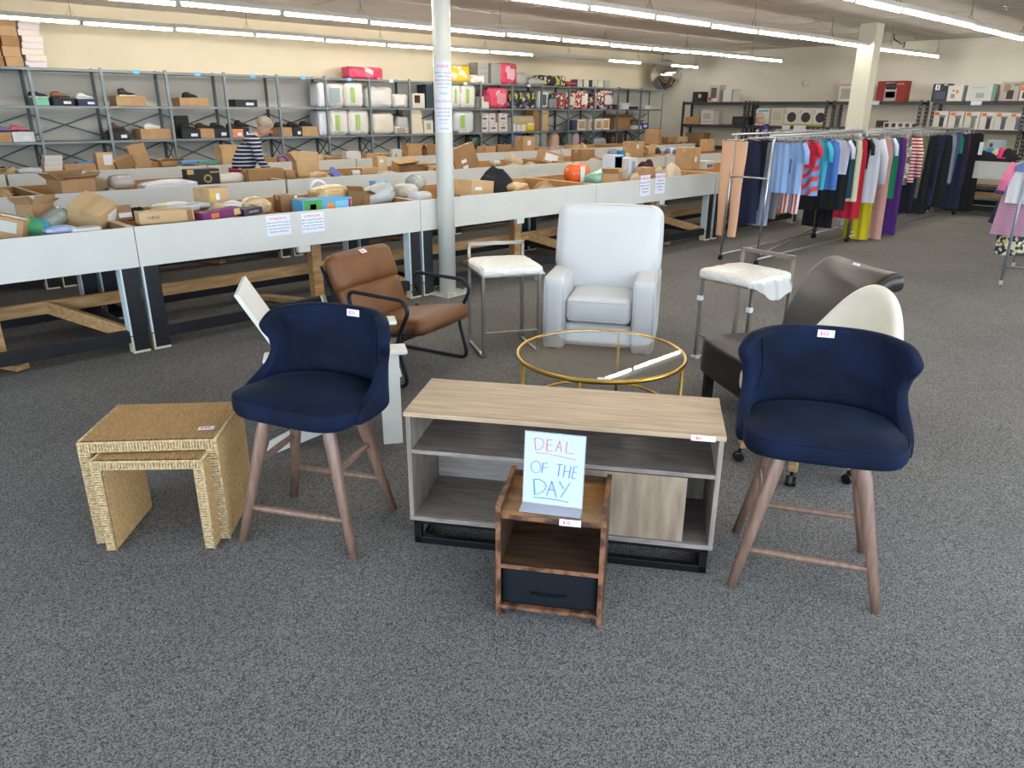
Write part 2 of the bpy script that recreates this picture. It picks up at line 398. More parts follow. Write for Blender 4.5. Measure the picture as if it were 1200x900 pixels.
MB().lathe(prof[::-1][:-1]+[(.004, prof[0][1])], n=48, mx=rot).build('mirror_dome', mat('mirror', 'f2f2f2', .03, metal=1), r, smooth=True)
MB().tube([rot @ Vector((.372*math.cos(a), .372*math.sin(a), 0)) for a in [2*PI*k/40 for k in range(40)]], .012, 6, closed=True).build('rim', mat('mirror_rim', '777777', .4), r, smooth=True)
MB().tube([rot @ Vector((0, 0, -.02)), (0, .1, .2), (0, .1, ZC-mc.z)], .012, 6).build('mount', WIRE, r)
pcord = at_z(1048, 38, ZC); r = MB().tube([pcord+Vector((0, 0, -.01)), pcord+Vector((.05, 0, -.12)), pcord+Vector((.2, -.1, -.2)), pcord+Vector((.35, -.1, -.16)), pcord+Vector((.32, -.1, -.3))], .012, 6).build('cable_loop', mat('black_cable', '1c1c1c', .6)); tag(r, 'black cable loop hanging from the ceiling beside the square column', 'cable')
# ================================================================ display furniture on the carpet
def V2(ang): return Vector((math.cos(ang), math.sin(ang), 0))
PRICE = mat('price_tag_white', 'eeeef4', .5)
def price(parent, loc, rot, s='$60', w=.055, h=.03, name='price_tag'):
    t = MB().cbox((0, 0, 0), (w, .0012, h)).build(name, PRICE, parent); t.location = loc; t.rotation_euler = rot
    m = MB(); x = -w*.28       # scribbled dollar sign and figures in red pen
    def st(pts): m.tube([(a, -.0012, b) for a, b in pts], .0011, 4)
    g = h*.3
    for ch in s:
        if ch == '$': st([(x+g*.45, g*.7), (x-g*.3, g*.6), (x-g*.3, .1*g), (x+g*.4, -.1*g), (x+g*.4, -.6*g), (x-g*.4, -.7*g)]); st([(x, g), (x, -g)])
        elif ch == '6': st([(x+.3*g, g*.9), (x-.4*g, 0), (x-.2*g, -.8*g), (x+.4*g, -.5*g), (x+.2*g, 0), (x-.3*g, -.1*g)])
        elif ch == '0': st([(x+.4*g*math.cos(a), .8*g*math.sin(a)) for a in [k*PI/4 for k in range(9)]])
        elif ch == '5': st([(x+.4*g, .8*g), (x-.3*g, .8*g), (x-.3*g, .1*g), (x+.3*g, 0), (x+.2*g, -.7*g), (x-.4*g, -.8*g)])
        elif ch == '3': st([(x-.3*g, .8*g), (x+.4*g, .6*g), (x, .05*g), (x+.4*g, -.4*g), (x-.3*g, -.8*g)])
        x += g*1.25
    m.build('pen_writing', INKR, t); return t

# ---- navy velvet counter stools
NAVY = mat('navy_velvet', '07132b', .8, sheen=.16, var=.45, vs=7, col2=None, spec=.25)  # strong colour noise paints in highlight variation on the velvet
WAL = mat('walnut_leg', '836656', .42, var=.18, vs=9, stretch=(6, 6, .7), coat=.2)
def plan(th, a, b, e=2.5):       # superellipse, th=0 straight back (+y)
    c, s_ = math.cos(th), math.sin(th)
    return Vector((a*math.copysign(abs(s_)**(2/e), s_), b*math.copysign(abs(c)**(2/e), c), 0))
def stool(loc, rz, swivel, label, tagx, price_s):
    r = thing('counter_stool', label, 'stool', loc, rz)
    top, bot = .14, .245
    T = [(-.13, -.115), (.13, -.115), (.13, .115), (-.13, .115)]; F = [(-.246, -.198), (.246, -.198), (.242, .198), (-.242, .198)]
    legs = [(Vector((t[0], t[1], .535)), Vector((f[0], f[1], 0))) for t, f in zip(T, F)]
    for a, b in legs:
        MB().tube([a, a.lerp(b, .06), a.lerp(b, .12), a.lerp(b, .6), b], [.017, .022, .026, .021, .0165], 16).build('leg', WAL, r, smooth=True)
    def pt(i, z): a, b = legs[i]; return a.lerp(b, (a.z-z)/a.z)
    for i, j, z in ((0, 1, .15), (3, 2, .16), (0, 3, .335), (1, 2, .335)):
        p, q_ = pt(i, z), pt(j, z); MB().tube([p, p.lerp(q_, .12), p.lerp(q_, .5), p.lerp(q_, .88), q_], [.009, .0125, .0145, .0125, .009], 12).build('stretcher', WAL, r, smooth=True)
    sw = Matrix.Rotation(swivel, 4, 'Z') @ Matrix.Translation((0, .0, 0))
    MB().cyl((0, 0, .5), (0, 0, .54), .12, n=24).build('swivel_plate', mat('black_metal', '17181b', .4, metal=.6), r)
    # seat: rounded horseshoe cushion
    n = 64; vs = []; fs = []
    rings = [(.0, .535), (.85, .53), (.97, .532), (1.0, .548), (1.005, .575), (.992, .597), (.955, .608), (.93, .607), (.9, .6125), (.6, .624), (.3, .629), (0, .63)]
    def sp(th, k):
        e = 4.2 if math.cos(th) < 0 else 2.3
        p = plan(th, .272, .207 if math.cos(th) < 0 else .225, e); return p*k
    m = MB(); m.grid(lambda u, v: (lambda p, z: (p.x, p.y, z))(sp(2*PI*u, rings[min(11, int(round(v*11)))][0]), rings[min(11, int(round(v*11)))][1]), n, 12, sw, wrapu=True)
    s = m.build('seat', NAVY, r, smooth=True)
    MB().tube([sw @ Vector((*(sp(2*PI*k/72, .985).xy), .6)) for k in range(72)], .0045, 6, closed=True).build('piping', NAVY, s, smooth=True)
    # winged back shell
    def ext(t):      # how far round the shell reaches, by height: seat rail, waist, wing
        z = [(0, 1.85), (.16, 1.83), (.26, 1.6), (.38, 1.38), (.55, 1.26), (.72, 1.27), (.86, 1.36), (1, 1.38)]
        for (a, A), (b, B) in zip(z, z[1:]):
            if t <= b: return A+(B-A)*(t-a)/(b-a)
        return z[-1][1]
    def shell(u, v):
        s_ = 2*u-1; th = s_*ext(v); p = plan(th, .272, .25, 2.5)
        lean = 1+.02*max(0, v-.25)**1.2
        p = Vector((p.x*lean, p.y*(1+.12*max(0, v-.2)), 0))
        k = max(0, abs(s_)-.62)/.38; f = max(0, v-.42)/.58
        p += V2(PI/2-th)*(.034*k*k*f)
        z = .53+v*(.36-.02*abs(s_)**3-.055*max(0, (abs(s_)-.8)/.2)**2.2*max(0, v-.3)/.7)
        return (p.x, p.y+.012, z)
    bk = MB().grid(shell, 41, 19, sw).build('backrest', NAVY, r, smooth=True, solid=.046, offset=0, sub=1)
    for sg in (0.115, .885):
        MB().tube([sw @ (Vector(shell(sg, v/14))*1.0 + (Vector((0, -.02, 0)) - Vector((*Vector(shell(sg, v/14)).xy, 0)))*.085) for v in range(5, 14)], .0028, 5).build('seam', NAVY, bk, smooth=True)
    p = Vector(shell(tagx, .93)); pp = p+Vector((-p.x, -p.y, 0)).normalized()*.027
    tg = price(r, sw @ pp, (R(-6), 0, swivel), price_s, .06, .028)
    return r
stA = (at_z(282, 633)+at_z(413, 655)+at_z(464, 597)+at_z(347, 581))/4
stool(stA, R(-58.3), R(-9), 'navy velvet counter stool with winged back beside the seagrass tables', .55, '$50')
stB = (at_z(860, 685)+at_z(1025, 717)+at_z(1005, 648)+at_z(866, 622))/4
stool(stB, R(-61.6), R(2), 'navy velvet counter stool with winged back right of the TV stand', .5, '$60')

# ---- grey oak TV stand
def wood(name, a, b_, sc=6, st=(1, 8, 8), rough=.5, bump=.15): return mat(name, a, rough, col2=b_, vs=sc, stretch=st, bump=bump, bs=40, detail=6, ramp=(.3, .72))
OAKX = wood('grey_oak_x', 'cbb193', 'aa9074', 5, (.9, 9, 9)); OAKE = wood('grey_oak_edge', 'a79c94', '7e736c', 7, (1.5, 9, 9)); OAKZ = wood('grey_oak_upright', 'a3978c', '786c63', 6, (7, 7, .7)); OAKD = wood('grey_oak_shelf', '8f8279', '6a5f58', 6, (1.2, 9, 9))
BLK = mat('black_steel', '141518', .45, metal=.3)
f0, f1 = at_z(482, 635), at_z(831.6, 673); W = (f1-f0).length; az = math.atan2(f1.y-f0.y, f1.x-f0.x)
r = thing('tv_stand', 'long grey oak TV stand with open shelves, sliding door and black frame legs', 'tv stand', (f0+f1)/2, az)
D = .375; h = W/2
MB().box(-h-.005, h+.005, -.012, D, .556, .574).build('top', OAKX, r, bevel=.0015)
for s in (-1, 1): MB().box(s*h-.0 if s < 0 else h-.018, -h+.018 if s < 0 else h, 0, D-.008, .118, .556).build('side_panel', OAKE if 0 else OAKZ, r, bevel=.001)
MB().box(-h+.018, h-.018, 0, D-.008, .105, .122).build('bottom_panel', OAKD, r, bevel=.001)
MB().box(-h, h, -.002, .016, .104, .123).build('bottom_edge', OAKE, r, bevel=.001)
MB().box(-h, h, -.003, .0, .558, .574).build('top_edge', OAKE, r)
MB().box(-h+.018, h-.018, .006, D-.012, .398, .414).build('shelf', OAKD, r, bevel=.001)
MB().box(-h+.018, h-.018, .003, .008, .398, .414).build('shelf_edge', OAKE, r)
MB().box(-.01, .008, .03, D-.012, .122, .398).build('divider', OAKZ, r)
for s in (-1, 1):     # back panels leave a round-cornered cable slot
    bp = MB(); c = -.33 if s < 0 else .27
    lo, hi = (-h+.018, 0) if s < 0 else (0, h-.018)
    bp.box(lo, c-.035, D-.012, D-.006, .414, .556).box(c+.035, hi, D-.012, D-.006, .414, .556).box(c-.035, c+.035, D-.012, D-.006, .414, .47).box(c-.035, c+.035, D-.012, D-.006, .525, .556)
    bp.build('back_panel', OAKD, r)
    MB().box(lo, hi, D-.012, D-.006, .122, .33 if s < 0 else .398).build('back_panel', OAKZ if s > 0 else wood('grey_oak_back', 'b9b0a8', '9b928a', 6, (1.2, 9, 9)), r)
MB().box(-.02, .475, .004, .02, .126, .392).build('sliding_door', wood('grey_oak_door', 'b19c85', '8c7662', 5, (6, 6, .8)), r, bevel=.001)
fr = MB()
for s in (-1, 1):
    fr.box(s*(h-.03)-.015, s*(h-.03)+.015, .0, .03, 0, .105).box(s*(h-.03)-.015, s*(h-.03)+.015, D-.05, D-.02, 0, .105).box(s*(h-.03)-.015, s*(h-.03)+.015, 0, D-.02, .0, .03)
fr.box(-h+.015, h-.015, 0, .03, 0, .03).box(-h+.015, h-.015, D-.05, D-.02, 0, .03).box(-h+.015, h-.015, 0, .03, .09, .105)
fr.build('base_frame', BLK, r, bevel=.002)
price(r, (h-.075, -.0138, .563), (0, 0, 0), '$65', .085, .021)

# ---- rustic nightstand, sign
RUS = wood('rustic_brown', 'a3763f', '5e3d22', 8, (1, 2.6, 2.6), .4); RUSE = mat('rustic_edge', '8e6044', .55, col2='4a2f22', vs=22, bump=.3, ramp=(.42, .6)); RUSD = wood('rustic_inside', '5f4630', '33241a', 7, (.9, 5, 5), .5)
f0, f1 = at_z(580.5, 721), at_z(704.5, 736); W = (f1-f0).length-.004; az = math.atan2(f1.y-f0.y, f1.x-f0.x)
r = thing('nightstand', 'rustic brown wood nightstand with black fabric drawer in front of the TV stand', 'nightstand', (f0+f1)/2, az); NS = r
h = W/2; D = .30; H = .43
for s in (-1, 1):
    x0, x1 = (-h, -h+.016) if s < 0 else (h-.016, h)
    MB().box(x0, x1, .001, D, 0, H).build('side_panel', RUSD, r)
    MB().box(x0-.0005, x1+.0005, -.001, .001, 0, H).box(x0-.0005, x1+.0005, -.001, D, H-.001, H+.001).build('panel_edge', RUSE, r)
MB().box(-h+.016, h-.016, .004, D, .386, .40).build('top', RUS, r); MB().box(-h+.016, h-.016, .001, .004, .386, .401).build('top_edge', RUSE, r)
MB().box(-h+.016, h-.016, .004, D, .196, .21).build('shelf', RUSD, r); MB().box(-h+.016, h-.016, .001, .004, .195, .211).build('shelf_edge', RUSE, r)
MB().box(-h+.016, h-.016, .001, D, .032, .046).build('bottom_panel', RUSE, r)
MB().box(-h+.016, h-.016, D-.012, D, .046, H-.012).build('back_panel', RUSD, r)
DRW = mat('black_fabric', '181c22', .85, bump=.3, bs=300, spec=.2)
dr = MB().rbox((W-.038, D-.03, .14), .008, 8, (0, .003, .0), (0, D/2-.006, .12), noise=.0006).build('fabric_drawer', DRW, r, smooth=True)
MB().tube([(-.055, -.004, .112), (-.052, -.014, .117), (-.02, -.018, .112), (.02, -.018, .112), (.052, -.014, .117), (.055, -.004, .112)], .007, 8, flat=.35, up=(0, 0, 1)).build('pull_strap', DRW, dr, smooth=True)
price(r, (.065, -.002, .395), (R(-10), 0, 0), '$30', .07, .022)
sg = thing('deal_sign', 'white handwritten DEAL OF THE DAY sign in clear stand on nightstand', 'sign', NS.matrix_world @ Vector((0, 0, 0)), az)
bpy.context.view_layer.update()
sg.location = NS.matrix_world @ Vector((-.005, .075, .4012)); sg.rotation_euler = (0, 0, az-R(3))
SW, SH = .198, .244; tilt = R(-7)
tm = Matrix.Rotation(tilt, 4, 'X')
pp = MB().box(-SW/2, SW/2, -.0006, .0006, .012, .012+SH, tm).build('paper_sheet', mat('sign_paper', 'c3d0ea', .45), sg)
ACR = mat('acrylic', 'e4ecf6', .08, alpha=.38, coat=.5)
MB().box(-SW/2-.003, SW/2+.003, .0014, .0032, .006, .015+SH, tm).box(-SW/2-.003, SW/2+.003, -.048, .004, 0, .003).build('clear_stand', ACR, sg)
pen = {'r': mat('pen_pink', 'e0507a', .6), 'b': mat('pen_violet', '5a5fa8', .6), 'g': mat('pen_teal', '1f8496', .6)}
def stroke(m, pts, wd): m.tube([tm @ Vector((-SW/2+x*SW, -.0016, .012+SH*(1-y))) for x, y in pts], wd, 5, flat=.35, up=(0, 0, 1))
def arc(cx, cy, rx, ry, a0, a1, n=12): return [(cx+rx*math.cos(R(a0+(a1-a0)*i/n)), cy-ry*math.sin(R(a0+(a1-a0)*i/n))) for i in range(n+1)]
LT = {'r': [[(.16, .08), (.185, .24)], [(.15, .085), (.22, .065), (.29, .085), (.32, .13), (.3, .19), (.25, .23), (.175, .245)],
            [(.37, .08), (.37, .24)], [(.36, .085), (.46, .08)], [(.37, .155), (.46, .15)], [(.37, .24), (.47, .235)],
            [(.58, .08), (.515, .24)], [(.58, .08), (.62, .24)], [(.54, .175), (.6, .17)],
            [(.7, .085), (.69, .24), (.82, .245)], [(.19, .285), (.4, .28), (.86, .325)]],
      'b': [arc(.2, .485, .085, .085, 90, 450, 16), [(.32, .42), (.3, .56)], [(.3, .425), (.4, .41)], [(.31, .485), (.4, .475)],
            [(.54, .415), (.66, .41)], [(.6, .412), (.58, .585)], [(.69, .415), (.665, .59)], [(.79, .415), (.76, .595)], [(.68, .505), (.78, .5)],
            [(.84, .425), (.81, .59)], [(.84, .425), (.91, .42)], [(.83, .5), (.89, .497)], [(.81, .59), (.885, .59)]],
      'g': [[(.175, .665), (.2, .885)], [(.17, .665), (.26, .655), (.36, .69), (.39, .75), (.35, .82), (.27, .865), (.2, .885)],
            [(.48, .66), (.4, .88)], [(.48, .66), (.57, .885)], [(.42, .79), (.54, .785)],
            [(.61, .655), (.69, .755)], [(.79, .655), (.64, .885)], [(.175, .925), (.4, .92), (.6, .925), (.78, .94)]]}
for c, L in LT.items():
    m = MB()
    for s in L: stroke(m, s, {'r': .0017, 'b': .0016, 'g': .0023}[c])
    m.build('handwriting', pen[c], sg)

# ---- seagrass nesting tables: woven rope over waterfall frames
SEA = mat('seagrass', 'c9a472', .85, col2='b08a58', vs=90, bump=.25, bs=160, detail=5); SEAE = mat('seagrass_edge', 'd0b890', .85, col2='a88a5e', vs=75, bump=.25, bs=160)
SEASHADE = mat('seagrass_gap_shade', '4e3a22', .95)  # frames coloured dark, painting shade into the gaps between the ropes
def weave(o, du, dv, nrm, lu, lv, m, pitch=.0112, tw=.017):
    """rope rows running along dv, side by side along du, each a twisted half round"""
    rows = max(1, int(round(lu/pitch))); pw = lu/rows; nv = max(3, int(lv/.0042))
    o, du, dv, nrm = Vector(o), Vector(du), Vector(dv), Vector(nrm)
    for i in range(rows):
        q = rnd.uniform(0, 6)
        def f(u, v):
            a = PI*(1-u); y = v*lv; w_ = 1+.13*math.sin(2*PI*y/tw+q+u*2.2); rr = pw*.425*w_
            return o+du*(pw*(i+.5)+rr*math.cos(a)+.0006*math.sin(y*60+q))+dv*y+nrm*(rr*1.15*math.sin(a))
        m.grid(f, 5, nv)
def nest(A, B, depth, H, th, label, loc_angle, off=0):
    W = (B-A).length; az = math.atan2(B.y-A.y, B.x-A.x)
    r = thing('nesting_table', label, 'side table', (A+B)/2, az, None); h = W/2
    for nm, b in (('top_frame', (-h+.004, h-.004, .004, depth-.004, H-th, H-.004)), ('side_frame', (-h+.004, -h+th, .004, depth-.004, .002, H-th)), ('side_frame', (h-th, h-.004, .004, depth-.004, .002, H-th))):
        MB().box(*b).build(nm, SEASHADE, r)
    e = .012
    m = MB(); weave((-h+e, e, H-.004), (1, 0, 0), (0, 1, 0), (0, 0, 1), W-2*e, depth-2*e, m); m.build('woven_top', SEA, r, smooth=True)
    for s in (-1, 1):
        m = MB(); weave((s*(h-.004), e, .008), (0, 1, 0), (0, 0, 1), (s, 0, 0), depth-2*e, H-.02, m)
        weave((s*(h-th)-s*.0, e, .008), (0, 1, 0), (0, 0, 1), (-s, 0, 0), depth-2*e, H-th-.012, m); m.build('woven_side', SEA, r, smooth=True)
    m = MB()           # front edge wrap: short strokes across the frame, then corded borders
    weave((-h+.004, .004, H-th), (1, 0, 0), (0, 0, 1), (0, -1, 0), W-.008, th-.006, m)
    weave((-h+.004, .004, .004), (0, 0, 1), (1, 0, 0), (0, -1, 0), H-th-.004, th-.006, m); weave((h-th+.002, .004, .004), (0, 0, 1), (1, 0, 0), (0, -1, 0), H-th-.004, th-.006, m)
    m.build('wrapped_front_edge', SEAE, r, smooth=True)
    m = MB()
    for y in (.006, depth-.006):
        m.tube([(-h+.004, y, 0.004), (-h+.004, y, H-.006), (h-.004, y, H-.006), (h-.004, y, .004)], .0062, 8)
    for s in (-1, 1): m.tube([(s*(h-.005), .005, H-.005), (s*(h-.005), depth-.005, H-.005)], .0062, 8); m.tube([(s*(h-.008), .005, .006), (s*(h-.008), depth-.005, .006)], .006, 8)
    m.tube([(-h+th, .004, .004), (-h+th, .004, H-th), (h-th, .004, H-th), (h-th, .004, .004)], .0045, 6)
    m.build('rope_border', SEAE, r, smooth=True)
    return r
nA, nB = at_z(88, 519, .45), at_z(256, 514, .45)
u = (nB-nA).normalized(); nA.z = nB.z = 0
big = nest(nA, nB-u*.01, .40, .45, .042, 'larger outer seagrass nesting table with white paper tag on top', 0)
tg = price(big, (.20, .09, .458), (-PI/2, 0, R(6)), '$30', .06, .034)
iA, iB = at_z(103, 541, .395), at_z(236.5, 539, .395); iA.z = iB.z = 0
nest(iA, iB, .36, .395, .036, 'smaller inner seagrass nesting table pulled out from under the larger', 0)

# ---- round glass coffee table
GOLD = mat('brushed_gold', 'c9a04a', .28, metal=1)
GLS = mat('clear_glass', 'f4faf8', .0, trans=1, ior=1.5)
cc = (at_z(611, 407, .455)+at_z(801, 420, .455))/2; cc.z = 0
RR = .435
r = thing('coffee_table', 'round glass coffee table with thin gold frame before the white armchair', 'coffee table', cc)
MB().lathe([(RR-.012, 0), (RR-.012, .006)], (0, 0, .448), 96).build('glass_top', GLS, r)
MB().tube([(RR*math.cos(a), RR*math.sin(a), .448) for a in [2*PI*k/96 for k in range(96)]], .0095, 10, closed=True, flat=1.2).build('rim', GOLD, r, smooth=True)
MB().tube([((RR-.06)*math.cos(a), (RR-.06)*math.sin(a), .165) for a in [2*PI*k/96 for k in range(96)]], .0075, 8, closed=True).build('lower_ring', GOLD, r, smooth=True)
for a in (156, -153, -71, 26):
    d = V2(R(a)); MB().tube([d*(RR)+Vector((0, 0, .445)), d*(RR)+Vector((0, 0, .0))], .0085, 8).build('leg', GOLD, r, smooth=True)
    MB().tube([d*(RR)+Vector((0, 0, .165)), d*(RR-.06)+Vector((0, 0, .165))], .006, 6).build('joint', GOLD, r)
tg = MB().cbox((0, 0, 0), (.06, .03, .0008)).build('price_tag', PRICE, r); tg.location = (-.3, -.27, .456); tg.rotation_euler = (0, 0, R(-44))

# ---- white recliner armchair
WLEA = mat('white_leatherette', 'cfcfd0', .5, bump=.06, bs=90, var=.02, vs=4)
f0 = at_z(634, 410); az = R(-57); f1 = f0+V2(az)*.80
r = thing('armchair', 'white upholstered armchair with wide arms behind the glass table', 'armchair', (f0+f1)/2, az)
hw = .40; AW = .165
for s in (-1, 1):
    x = s*(hw-AW/2)
    def sh(o, s=s):       # arm top slopes up to the front and rolls over
        o = Vector(o); k = max(0, o.z-.2); o.z -= .045*max(0, (o.y)/.4)*(1 if o.z > .3 else 0); return o
    MB().rbox((AW, .74, .53), .036, 10, (.006, .004, .006), (x, .38, .27), shape=None).build('arm', WLEA, r, smooth=True)
    m = MB()
    for xx in (x-AW/2+.012, x+AW/2-.012): m.tube([(xx, .013, .05), (xx, .013, .48), (xx, .05, .528), (xx, .5, .53)], .0035, 6)
    m.build('piping', WLEA, r, smooth=True)
MB().rbox((2*hw-2*AW+.01, .6, .17), .02, 6, (0, .004, 0), (0, .34, .12)).build('front_rail', WLEA, r, smooth=True)
cu = MB().rbox((2*hw-2*AW-.004, .58, .185), .045, 12, (.004, .01, .022), (0, .31, .305)).build('seat_cushion', WLEA, r, smooth=True)
cz = 2*hw-2*AW
for z in (.375, .238): MB().tube([(-cz/2+.01, .3, z), (-cz/2+.012, .05, z), (-cz/2+.04, .012, z), (cz/2-.04, .012, z), (cz/2-.012, .05, z), (cz/2-.01, .3, z)], .0036, 6).build('piping', WLEA, cu, smooth=True)
def bsh(o):
    o = Vector(o); t = (o.z+.33)/.66; wd = .86+.14*min(1, max(0, (t-.22)/.1))if t < .35 else 1.0
    o.x *= wd; o.y += .0; return o
MB().rbox((.775, .22, .66), .075, 16, (.012, .035, .012), (0, .56, .655), rot=(R(-13), 0, 0), shape=bsh).build('back_cushion', WLEA, r, smooth=True)
bx = Matrix.Translation((0, .56, .655)) @ Euler((R(-13), 0, 0)).to_matrix().to_4x4()
MB().tube([bx @ Vector(p) for p in [(-.31, -.075, -.3), (-.372, -.08, -.12), (-.380, -.08, .24), (-.35, -.08, .3), (-.28, -.08, .325), (.28, -.08, .325), (.35, -.08, .3), (.380, -.08, .24), (.372, -.08, -.12), (.31, -.075, -.3)]], .004, 6).build('piping', WLEA, r, smooth=True)
MB().rbox((.70, .10, .52), .04, 6, (0, .01, 0), (0, .70, .36), rot=(R(-8), 0, 0)).build('outer_back', WLEA, r, smooth=True)
for x in (-.33, .33):
    for y in (.06, .68): MB().cyl((x, y, .0), (x, y, .04), .02, .025).build('foot', BLK, r)

# ---- metal framed bar stools with plastic-wrapped seats
CHR = mat('brushed_chrome', 'a9a39b', .3, metal=1); WRAP = mat('wrapped_pad', 'e9e4da', .35, var=.06, vs=30, bump=.6, bs=45, coat=.4); FILM = mat('plastic_film', 'f2f0ea', .2, bump=.8, bs=40, alpha=.55)
def mstool(o, az, sw, label, clips, drape):
    r = thing('bar_stool', label, 'stool', o, az, None); S = sw; t = .011; hb = .745; hs = .6
    for x in (0, S):
        m = MB()
        m.box(x-t, x+t, -t/2, t+t/2, 0, hs).box(x-t, x+t, S-t, S+t, 0, hb).box(x-t, x+t, -.0, S, 0, .016).box(x-t, x+t, 0, S, hs-.03, hs-.008)
        m.build('side_frame', CHR, r, bevel=.002)
    MB().box(-t, S+t, S-t, S+t, hb-.02, hb+.004).build('back_bar', CHR, r, bevel=.002)
    MB().box(0, S, -.004, .01, .17, .185).build('footrest', CHR, r, bevel=.002)
    MB().box(0, S, S-.01, S+.004, hs-.03, hs-.01).build('seat_rail', CHR, r); MB().box(0, S, 0, .014, hs-.03, hs-.01).build('seat_rail', CHR, r)
    MB().rbox((S+.035, S+.02, .07), .03, 16, (.004, .004, .014), (S/2, S/2-.02, hs+.012), noise=.0028, seed=4).build('seat_pad', WRAP, r, smooth=True)
    q = random.Random(int(drape*10)+5)
    def fl(u, v):     # loose plastic skirt hanging at one corner
        a = drape+u*1.9; px = S/2+(S/2+.022)*max(-1, min(1, 1.25*math.cos(a))); py = S/2-.02+(S/2+.01)*max(-1, min(1, 1.25*math.sin(a)))
        d = v*(.03+.10*math.sin(PI*u)**2); return (px+math.cos(a)*(.01*math.sin(u*19)+v*.03), py+math.sin(a)*(.012*math.sin(u*23)+v*.03), hs+.015-d+.006*math.sin(u*31))
    MB().grid(fl, 24, 6).build('loose_wrapping', FILM, r, smooth=True)
    if clips:
        for x in (0, S): MB().cbox((x, .0, .44), (.034, .034, .034)).build('foam_clip', mat('white_foam', 'dfe4ea', .6), r, bevel=.004)
        MB().rbox((.06, .05, .03), .012, 4, c=(0, 0, .012)).build('foot_wrapping', FILM, r, smooth=True)
    return r
a0, a1 = at_z(567, 420), at_z(549, 402)
mstool(a0, R(-27), .405, 'chrome frame bar stool with wrapped seat, left of white armchair', False, -.9)
mstool(at_z(814, 420), R(-98), .41, 'chrome frame bar stool with wrapped seat, behind brown leather chair', True, -.85)

# ---- white adirondack chair (faces right)
AW_ = mat('white_hdpe', 'e4e1d8', .45)
o = at_z(461, 519); r = thing('adirondack_chair', 'white plastic adirondack chair half hidden behind the left navy stool', 'chair', o, R(-30))
def bd(name, a, b, w, h, up=(0, 0, 1)): return MB().beam(a, b, w, h, up).build(name, AW_, r, bevel=.003)
Wd = .56
for y in (0, Wd):
    bd('front_leg', (0, y, 0), (0.0, y, .50), .10, .024, (0, 1, 0))
    MB().prism([(-.64, .0), (-.58, 0), (.04, .22), (.04, .34), (-.03, .345), (-.62, .06)], y-.012+(.026 if y == 0 else -.026), y+.012+(.026 if y == 0 else -.026)).build('seat_stringer', AW_, r, bevel=.002)
    MB().prism([(-.05, .50), (.04, .50), (.0, .38)], y+.01, y+.034).build('arm_bracket', AW_, r) if y == 0 else None
    MB().box(-.60, .09, y-.065, y+.065, .50, .524).build('arm', AW_, r, bevel=.008)
    bd('rear_post', (-.47, y*.86+.04, .1), (-.56, y*.86+.04, .50), .06, .024, (0, 1, 0))
for k in range(5):
    x = .02-.105*k; z = .335-.105*k*.48; MB().cbox((x, Wd/2, z+.015), (.09, Wd-.04, .022), (0, R(-25), 0)).build('seat_slat', AW_, r, bevel=.003)
m0, m1 = Vector((-.36, 0, .2)), Vector((-.70, 0, .815))
for k in range(5):
    y = .07+.084*k+.042; bd('back_slat', m0+Vector((0, y, 0)), m1+Vector((0, y, 0)), .022, .081, (0, 1, 0))
bd('back_rail', (-.53, .03, .485), (-.53, Wd-.03, .485), .03, .06)
# ---- tan leather sling chair on a black tube frame
TAN = mat('tan_leather', '6e4423', .45, var=.14, vs=6, bump=.12, bs=60); TUB = mat('dark_tube', '23272c', .4, metal=.5)
fa, fb = at_z(485, 459), at_z(549, 420); az = math.atan2(fb.y-fa.y, fb.x-fa.x)
o = (fa+fb)/2; r = thing('sling_chair', 'tan leather sling lounge chair with black tube frame and arms', 'chair', o, R(17)); Wc = (fb-fa).length/2-.02
def bez(pts, n=6, rad=.06):      # rounded polyline
    out = []; P = [Vector(p) for p in pts]
    for i, p in enumerate(P):
        if i in (0, len(P)-1): out.append(p); continue
        a = (P[i-1]-p); b_ = (P[i+1]-p); ra = min(rad, a.length*.45, b_.length*.45); a = p+a.normalized()*ra; b_ = p+b_.normalized()*ra
        for k in range(n+1): t = k/n; out.append(a*(1-t)**2+p*2*t*(1-t)+b_*t*t)
    return out
for s in (-1, 1):
    x = s*Wc
    MB().tube(bez([(x, .44, .44), (x, .47, .575), (x, .04, .565), (x, -.0, .5), (x, .10, .30), (x, .02, .012), (x, .62, .012), (x, .44, .35)], rad=.07), .0125, 10).build('arm_frame', TUB, r, smooth=True)
    MB().tube([(s*(Wc-.03), -.0, .36), (s*(Wc-.03), .5, .27), (s*(Wc-.03), .70, .70)], .011, 8).build('seat_rail', TUB, r, smooth=True)
    MB().tube([(s*(Wc-.03), .46, .43), (s*Wc, .45, .45)], .012, 8).build('joint', TUB, r)
MB().tube([(-Wc, .62, .012), (Wc, .62, .012)], .011, 8).build('cross_bar', TUB, r)
MB().tube([(-Wc, .1, .29), (Wc, .1, .29)], .011, 8).build('cross_bar', TUB, r)
MB().rbox((.57, .58, .10), .045, 12, (.0, .01, .025), (0, .235, .335), rot=(R(-10), 0, 0)).build('seat_cushion', TAN, r, smooth=True)
b1 = MB().rbox((.59, .11, .30), .05, 12, (0, .025, .0), (0, .545, .43), rot=(R(-22), 0, 0)).build('lower_back_cushion', TAN, r, smooth=True)
MB().rbox((.61, .12, .25), .055, 12, (0, .03, .012), (0, .63, .645), rot=(R(-22), 0, 0)).build('upper_back_cushion', TAN, r, smooth=True)
price(r, (-.02, .60, .765), (R(-55), 0, R(5)), '$60', .06, .035)
MB().cbox((-.29, .71, .44), (.03, .015, .14), (R(-20), 0, 0)).build('wood_back_batten', mat('pale_ply', 'cdbd9c', .6), r)

